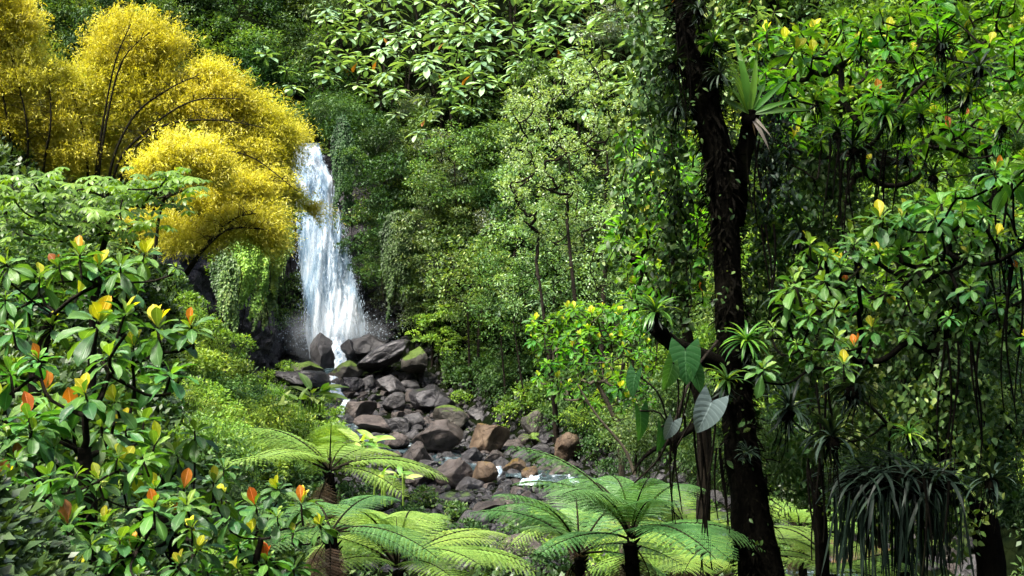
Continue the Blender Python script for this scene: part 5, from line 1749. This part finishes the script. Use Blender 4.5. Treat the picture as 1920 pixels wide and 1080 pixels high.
# explicit bromeliads the photo shows clearly
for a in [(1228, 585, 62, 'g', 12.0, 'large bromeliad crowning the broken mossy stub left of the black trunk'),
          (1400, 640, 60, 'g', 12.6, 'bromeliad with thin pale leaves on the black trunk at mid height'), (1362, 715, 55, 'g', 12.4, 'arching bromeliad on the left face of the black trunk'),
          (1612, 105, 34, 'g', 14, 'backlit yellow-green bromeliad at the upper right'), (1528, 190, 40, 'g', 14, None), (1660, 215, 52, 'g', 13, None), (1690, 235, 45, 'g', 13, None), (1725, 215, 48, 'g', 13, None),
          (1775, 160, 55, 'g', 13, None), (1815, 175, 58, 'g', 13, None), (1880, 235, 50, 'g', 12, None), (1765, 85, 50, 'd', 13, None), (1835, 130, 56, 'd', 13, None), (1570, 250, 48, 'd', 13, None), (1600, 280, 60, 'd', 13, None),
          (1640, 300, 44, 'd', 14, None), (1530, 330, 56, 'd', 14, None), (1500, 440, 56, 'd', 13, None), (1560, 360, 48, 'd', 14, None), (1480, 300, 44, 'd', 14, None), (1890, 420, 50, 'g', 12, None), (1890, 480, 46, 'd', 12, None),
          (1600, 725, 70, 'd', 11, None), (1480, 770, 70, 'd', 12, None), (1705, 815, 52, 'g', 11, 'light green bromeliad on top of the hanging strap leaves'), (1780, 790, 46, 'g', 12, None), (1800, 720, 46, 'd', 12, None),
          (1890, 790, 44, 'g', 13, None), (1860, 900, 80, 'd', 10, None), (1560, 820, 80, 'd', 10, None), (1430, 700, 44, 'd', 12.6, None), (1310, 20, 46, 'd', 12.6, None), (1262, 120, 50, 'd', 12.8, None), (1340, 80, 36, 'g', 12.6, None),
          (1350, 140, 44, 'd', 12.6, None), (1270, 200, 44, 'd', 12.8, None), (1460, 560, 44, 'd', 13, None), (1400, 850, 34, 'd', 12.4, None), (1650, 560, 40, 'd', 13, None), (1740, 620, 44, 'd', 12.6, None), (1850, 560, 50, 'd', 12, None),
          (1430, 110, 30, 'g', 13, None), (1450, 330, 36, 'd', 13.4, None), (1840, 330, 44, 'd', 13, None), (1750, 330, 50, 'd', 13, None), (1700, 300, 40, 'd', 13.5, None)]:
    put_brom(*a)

# leafy vines hanging along the trunk
def small_vine(px, py0, py1, Y, n, mat, label, leaf=0.09, spread=0.28, k=4):
    top = P(px, py0, Y)
    o = thing('climbing_vine', top, label, 'vine', 'leafy vines beside the black trunk')
    b, w_ = MB(), MB()
    L_ = (py1 - py0) / FPX * Y
    for s_ in range(k):
        x0 = rg.normal() * spread
        zz = np.linspace(0.3, -L_ * rg.uniform(0.7, 1), 22)
        line = np.stack([x0 + 0.10 * np.sin(zz * 2.4 + s_) + 0.05 * np.sin(zz * 7 + s_), rg.normal() * 0.15 + 0.1 * np.cos(zz * 3), zz], -1)
        tube(w_, line, 0.008, 3)
        m = n // k
        i = RNG.integers(0, 22, m)
        pos = line[i] + RNG.normal(size=(m, 3)) * np.array([0.09, 0.09, 0.06])
        leaves(b, T_SMALL, pos, nrm(rdir(m, RNG) * np.array([1, 1, .4]) + np.array([0, 0, -0.6])), rdir(m, RNG) + np.array([0, -0.5, 0.8]), leaf * (0.6 + 0.8 * RNG.random(m)), RNG.random(m))
    link('leaves', b.mesh('leaves', M[mat]), o)
    link('stem', w_.mesh('stem', M['bark']), o)


small_vine(1240, -20, 210, 13.2, 800, 'g_dark', 'dark leafy vine hanging left of the top of the black trunk')
small_vine(1262, 150, 430, 13.1, 900, 'g_dark', 'dense small-leaved vine down the left edge of the black trunk')
small_vine(1235, 250, 560, 13.6, 900, 'g_mid', 'green small-leaved vine left of the black trunk at mid height', spread=0.35)
small_vine(1300, 400, 700, 13.5, 600, 'g_dark', 'dark vine strand between the black trunk and the leaves left of it')
small_vine(1420, 420, 640, 13.4, 700, 'g_mid', 'vine right of the black trunk under the bird\'s-nest fern')
small_vine(1445, 230, 420, 13.2, 800, 'strap_dark', 'black hanging root mass with tiny leaves right of the fork', 0.07, 0.10, 5)
small_vine(1352, -20, 120, 12.9, 300, 'g_mid', 'leafy strand at the top right edge of the black trunk')
small_vine(1600, 300, 520, 13.6, 900, 'g_dark', 'dark trailing vine below the middle bromeliads')
small_vine(1772, 560, 860, 11.8, 900, 'g_dark', 'dark leafy vine wrapped round the upper part of the second trunk', spread=0.12)
small_vine(1800, 760, 1060, 11.6, 900, 'g_mid', 'leafy strand down the lower half of the second trunk', spread=0.16)
small_vine(1860, 640, 980, 12.4, 900, 'g_dark', 'trailing curtain of small leaves right of the second trunk', 0.07, spread=0.4)
small_vine(1500, 640, 900, 13.5, 1100, 'g_mid', 'trailing curtain of small leaves right of the base of the black trunk', spread=0.4)
small_vine(1660, 620, 860, 13.0, 1000, 'g_mid', 'trailing strands of small leaves above the hanging straps', spread=0.45)
small_vine(1480, 420, 600, 13.4, 700, 'g_dark', 'trailing vine between the trunk and the right-hand branches')

# ------------------------------------------------------------------ big-leaved trees on the right
def ros_in(poly, n, md, r0, r1, rng, py=0.2, po=0.05, pr=0.0, seedpts=()):
    out = []
    for x, y in scatter(poly, n, md, rng):
        u = rng.random()
        out.append((x, y, rng.uniform(r0, r1), 'y' if u < py else 'o' if u < py + po else 'r' if u < py + po + pr else ''))
    return out + list(seedpts)


Y = 17
b0 = base_at(1290, 900, Y)
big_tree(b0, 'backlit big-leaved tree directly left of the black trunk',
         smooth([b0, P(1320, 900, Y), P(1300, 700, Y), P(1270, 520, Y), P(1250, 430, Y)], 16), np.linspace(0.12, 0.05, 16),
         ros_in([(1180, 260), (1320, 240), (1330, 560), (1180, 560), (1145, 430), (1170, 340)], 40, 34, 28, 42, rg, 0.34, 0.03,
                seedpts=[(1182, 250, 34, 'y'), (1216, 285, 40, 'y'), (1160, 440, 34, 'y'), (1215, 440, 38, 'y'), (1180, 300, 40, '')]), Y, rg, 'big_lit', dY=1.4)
Y = 24
b0 = base_at(1170, 880, Y)
big_tree(b0, 'yellow-tipped sapling with pale bare stems above the largest tree fern',
         smooth([b0, P(1165, 860, Y), P(1150, 780, Y), P(1120, 720, Y)], 14), np.linspace(0.08, 0.04, 14),
         ros_in([(1000, 600), (1080, 570), (1200, 580), (1230, 680), (1220, 770), (1120, 760), (1060, 740), (1000, 700)], 84, 18, 15, 23, rg, 0.55, 0.0,
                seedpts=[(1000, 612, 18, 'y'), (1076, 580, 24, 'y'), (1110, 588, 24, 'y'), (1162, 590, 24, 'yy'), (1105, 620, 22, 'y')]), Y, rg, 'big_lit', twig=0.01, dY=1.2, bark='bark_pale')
Y = 15
b0 = base_at(1560, 1000, Y)
big_tree(b0, 'big-leaved tree filling the upper right with yellow young leaves',
         smooth([b0, P(1540, 1000, Y), P(1520, 700, Y), P(1560, 480, Y), P(1600, 330, Y)], 18), np.linspace(0.10, 0.05, 18),
         ros_in([(1420, 60), (1560, 40), (1760, -20), (1930, -20), (1930, 330), (1700, 330), (1420, 260)], 100, 33, 26, 42, rg, 0.34, 0.03,
                seedpts=[(1490, 95, 44, 'y'), (1523, 105, 46, 'y'), (1548, 95, 30, 'y'), (1612, 80, 34, 'y'), (1646, 180, 46, 'o'), (1755, 215, 34, 'y'), (1500, 60, 36, 'y'), (1870, 260, 42, 'y')]), Y, rg, 'big_lit', dY=2.0, twig=0.011, maxr=0.05,
         extra=[P(x, y + 8, 13.2) for x, y in [(1530, 190), (1660, 220), (1600, 280), (1530, 330), (1815, 180), (1480, 300)]])
Y = 12
b0 = base_at(1850, 1080, Y)
big_tree(b0, 'second dark trunk at right with sprawling limbs and glossy leaf rosettes',
         smooth([b0, P(1860, 1080, Y), P(1800, 930, Y), P(1768, 800, Y), P(1765, 680, Y), P(1775, 590, Y)], 20), np.linspace(0.15, 0.08, 20),
         ros_in([(1480, 470), (1640, 400), (1930, 300), (1930, 640), (1700, 640), (1560, 700), (1440, 620)], 84, 32, 24, 42, rg, 0.18, 0.03,
                seedpts=[(1765, 385, 74, ''), (1650, 410, 54, 'y'), (1700, 400, 44, 'y'), (1866, 320, 44, 'o'), (1825, 580, 50, 'o'), (1560, 500, 52, 'y'), (1490, 530, 60, ''), (1600, 650, 40, 'o'), (1900, 330, 60, ''), (1430, 690, 40, '')]), Y, rg, 'big', dY=1.6, twig=0.011, maxr=0.06,
         extra=[P(x, y + 8, Y + 0.5) for x, y in [(1705, 815), (1600, 730), (1480, 775), (1560, 820), (1860, 900), (1890, 790), (1500, 440), (1460, 560)]] + [P(1450, 610, 12.6), P(1560, 570, 12.4), P(1900, 620, 11)], bark='bark_moss', name='sprawling_tree')
Y = 19
b0 = base_at(1700, 900, Y)
big_tree(b0, 'slender big-leaved tree behind the second dark trunk',
         smooth([b0, P(1690, 900, Y), P(1680, 700, Y), P(1690, 500, Y), P(1660, 420, Y)], 16), np.linspace(0.12, 0.06, 16),
         ros_in([(1440, 360), (1900, 340), (1900, 900), (1440, 880)], 90, 38, 20, 34, rg, 0.2, 0.02), Y, rg, 'big_lit', dY=2.2, twig=0.01, maxr=0.05, bark='bark_moss')

# dim bushes in the shade under them
for (poly, n, md, kk, s0, s1, Y0, Y1) in [
        ([(1430, 620), (1920, 640), (1920, 980), (1430, 960)], 34, 58, {'dark': .8, 'round': .2}, .22, .36, 12.5, 20),
        ([(1430, 260), (1920, 260), (1920, 640), (1430, 640)], 20, 70, {'dark': .7, 'round': .3}, .2, .32, 15, 19),
        ([(1180, 760), (1340, 740), (1340, 900), (1200, 900)], 8, 46, {'dark': .6, 'round': .4}, .25, .35, 17, 22)]:
    for x, y in scatter(poly, n, md, rg):
        Yq = rg.uniform(Y0, Y1)
        k = rg.choice(list(kk), p=list(kk.values()))
        put_shrub(x, y, k, rg.uniform(s0, s1), base=P(x, y, Yq), rng=rg, group='leafy tufts on the shaded limbs')

# fringe of hanging strap leaves
c = P(1680, 905, 11.0)
o = thing('hanging_strap_plant', c, 'big dark cushion of grassy leaves with a fringe of long straps hanging at lower right', 'plant')
b = MB()
n = 190
u = (RNG.integers(0, 22, n) / 22.0 - 0.5) * 1.1 + 0.04 * RNG.normal(size=n)
st = np.stack([u, RNG.uniform(-0.35, 0.35, n), -0.02 - 0.1 * RNG.random(n)], -1)
T_HANG = leaf_tpl(9, strapf, 0.024, 0.3, 0.10)
leaves(b, T_HANG, st, nrm(np.stack([0.09 * RNG.normal(size=n) + 0.1 * u, 0.12 * RNG.normal(size=n), -np.ones(n)], -1)), rdir(n, RNG) * np.array([1, 1, 0.1]), 0.35 + 0.65 * RNG.random(n) ** 0.6, RNG.random(n) * 0.4)
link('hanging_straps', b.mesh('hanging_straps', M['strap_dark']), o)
b = MB()
n = 420
a = RNG.random(n) * 6.283
e = RNG.uniform(-0.2, 1.1, n)
d = np.stack([np.cos(a) * np.cos(e), np.sin(a) * np.cos(e) * .6, np.sin(e) * 0.75], -1)
st = np.stack([RNG.uniform(-0.4, 0.4, n), RNG.uniform(-0.2, 0.2, n), RNG.uniform(-0.05, 0.12, n)], -1)
leaves(b, leaf_tpl(8, strapf, 0.05, 0.3, 0.9), st, d, np.array([0, 0, 1.0]) + rdir(n, RNG) * 0.2, 0.18 + 0.5 * RNG.random(n), RNG.random(n) ** 3 * 0.8)
link('grassy_leaves', b.mesh('grassy_leaves', M['strap_dark']), o)
b = MB()
blob(b, (0, 0.1, -0.02), (0.52, 0.3, 0.16), 5, 3, 0.35)
link('root_mat', b.mesh('root_mat', M['bark_moss']), o)
# limb that carries it
o = thing('fallen_limb', P(1765, 930, 11.3), 'dark crooked limb carrying the hanging strap plant', 'branch')
w_ = MB()
tube(w_, smooth([P(1575, 915, 11.2), P(1660, 922, 11.25), P(1740, 918, 11.3), P(1795, 940, 11.6), P(1822, 985, 11.9)], 24), np.linspace(0.02, 0.045, 24), 9, rough=0.3)
w_.build('limb', M['bark_moss'], o, np.array(o.location))

# hanging aerial roots
for i, (x, y0, y1, Y) in enumerate([(1700, 690, 1080, 12.0), (1780, 640, 1060, 11.4), (1545, 720, 1080, 11), (1530, 860, 1090, 10), (1830, 640, 900, 11), (1600, 300, 520, 12.5), (1655, 280, 440, 12.6), (1560, 260, 430, 12.5),
                                    (1330, 760, 1080, 12), (1310, 800, 1080, 12.2), (1350, 840, 1000, 12.2), (1270, 820, 1000, 12.4), (1880, 330, 640, 11.5), (1905, 500, 900, 11), (1740, 900, 1090, 9.8), (1450, 420, 620, 12.8), (1280, 60, 260, 12.7), (1420, 260, 460, 12.8)]):
    top = P(x, y0, Y)
    o = thing('aerial_root', top, None, 'root', 'hanging roots')
    w_ = MB()
    L_ = (y1 - y0) / FPX * Y
    for s_ in range(3):
        zz = np.linspace(0, -L_ * rg.uniform(0.6, 1), 16)
        tube(w_, np.stack([rg.normal() * 0.05 + 0.05 * np.sin(zz * 3 + i + s_), rg.normal() * 0.04 + 0.03 * np.cos(zz * 2), zz], -1), np.linspace(0.014, 0.006, 16), 5, rough=0.2)
    link('root_strand', w_.mesh('root_strand', M['bark_moss']), o)
    later(o, 'thin dark hanging root', top)

# heart-shaped climbers
def heart_tpl():
    nl, nw = 10, 3
    v, uv = [], []
    cols = np.linspace(-1, 1, 2 * nw + 1)
    for i in range(nl + 1):
        t_ = i / nl
        wd = 0.46 * (math.sin(math.pi * (0.30 + 0.70 * t_)) ** 0.9 if t_ < 1 else 0.01)
        for c_ in cols:
            y = t_ - 0.34 * abs(c_) ** 0.9 * (1 - t_) ** 2.2
            v.append((c_ * wd, y, 0.10 * abs(c_) * wd * 2 - 0.22 * t_ * t_))
            uv.append((c_ * 0.5 + 0.5, t_))
    k = len(cols)
    return np.array(v), np.array([(i * k + j, i * k + j + 1, (i + 1) * k + j + 1, (i + 1) * k + j) for i in range(nl) for j in range(k - 1)]), np.array(uv)


T_HEART = heart_tpl()
o = thing('heart_leaf_climber', P(1255, 800, 10.5), 'climber with large heart-shaped leaves hanging left of the black trunk', 'climber')
og = np.array(o.location)
w_ = MB()
for (x, y, L_, dx, dz, mt, up, lb) in [(1335, 752, 92, -0.45, -1.0, 'heart_grey', (0.25, -1, 0.45), 'single grey-green lobed leaf facing the viewer'), (1285, 655, 120, -0.02, -1, 'heart', (-0.4, -1, 0.3), None), (1262, 680, 100, -0.25, -1, 'heart', (0.6, -1, 0.3), None),
                                   (1200, 770, 105, 0.1, -1, 'heart', (0.9, -0.8, 0.2), None), (1192, 700, 85, -0.3, -1, 'heart', (-1.4, -0.8, 0.2), None), (1240, 800, 90, 0.0, -1, 'heart', (1.0, -0.7, 0.1), None), (1262, 790, 70, -0.3, -0.8, 'heart_grey', (0.6, -1, 0.5), None),
                                   (1300, 690, 90, 0.4, -1, 'heart', (0.3, -1, 0.5), None)]:
    p = P(x, y, 10.3)
    b = MB()
    leaves(b, T_HEART, [p], [(dx, -0.1, dz)], [up], L_ * (0.72 if lb else 0.55) / FPX * 10.3, rg.random(), 0, rg.uniform(0.75, 1.05))
    f = b.build('leaf', M[mt], o, og)
    if lb:
        f['label'] = lb
    tube(w_, smooth([P(1262, 850, 10.6), (p + P(1262, 850, 10.6)) / 2 + np.array([0.05, 0, 0.15]), p], 8), 0.008, 4)
tube(w_, smooth([P(1190, 905, 10.8), P(1235, 860, 10.6), P(1262, 800, 10.6), P(1300, 700, 11.2), P(1345, 640, 12.4)], 16), np.linspace(0.008, 0.018, 16), 7, rough=0.2)
w_.build('stem', M['bark'], o, og)
o = thing('dry_stick', P(1185, 880, 16), 'thin bare pale stick leaning in front of the rocks', 'stick')
w_ = MB()
tube(w_, smooth([P(1190, 890, 16), P(1170, 840, 16), P(1120, 780, 16), P(1085, 725, 16)], 12), np.linspace(0.025, 0.012, 12), 6)
w_.build('stick', M['bark_pale'], o, np.array(o.location))

plant_shrubs()
flush_labels()
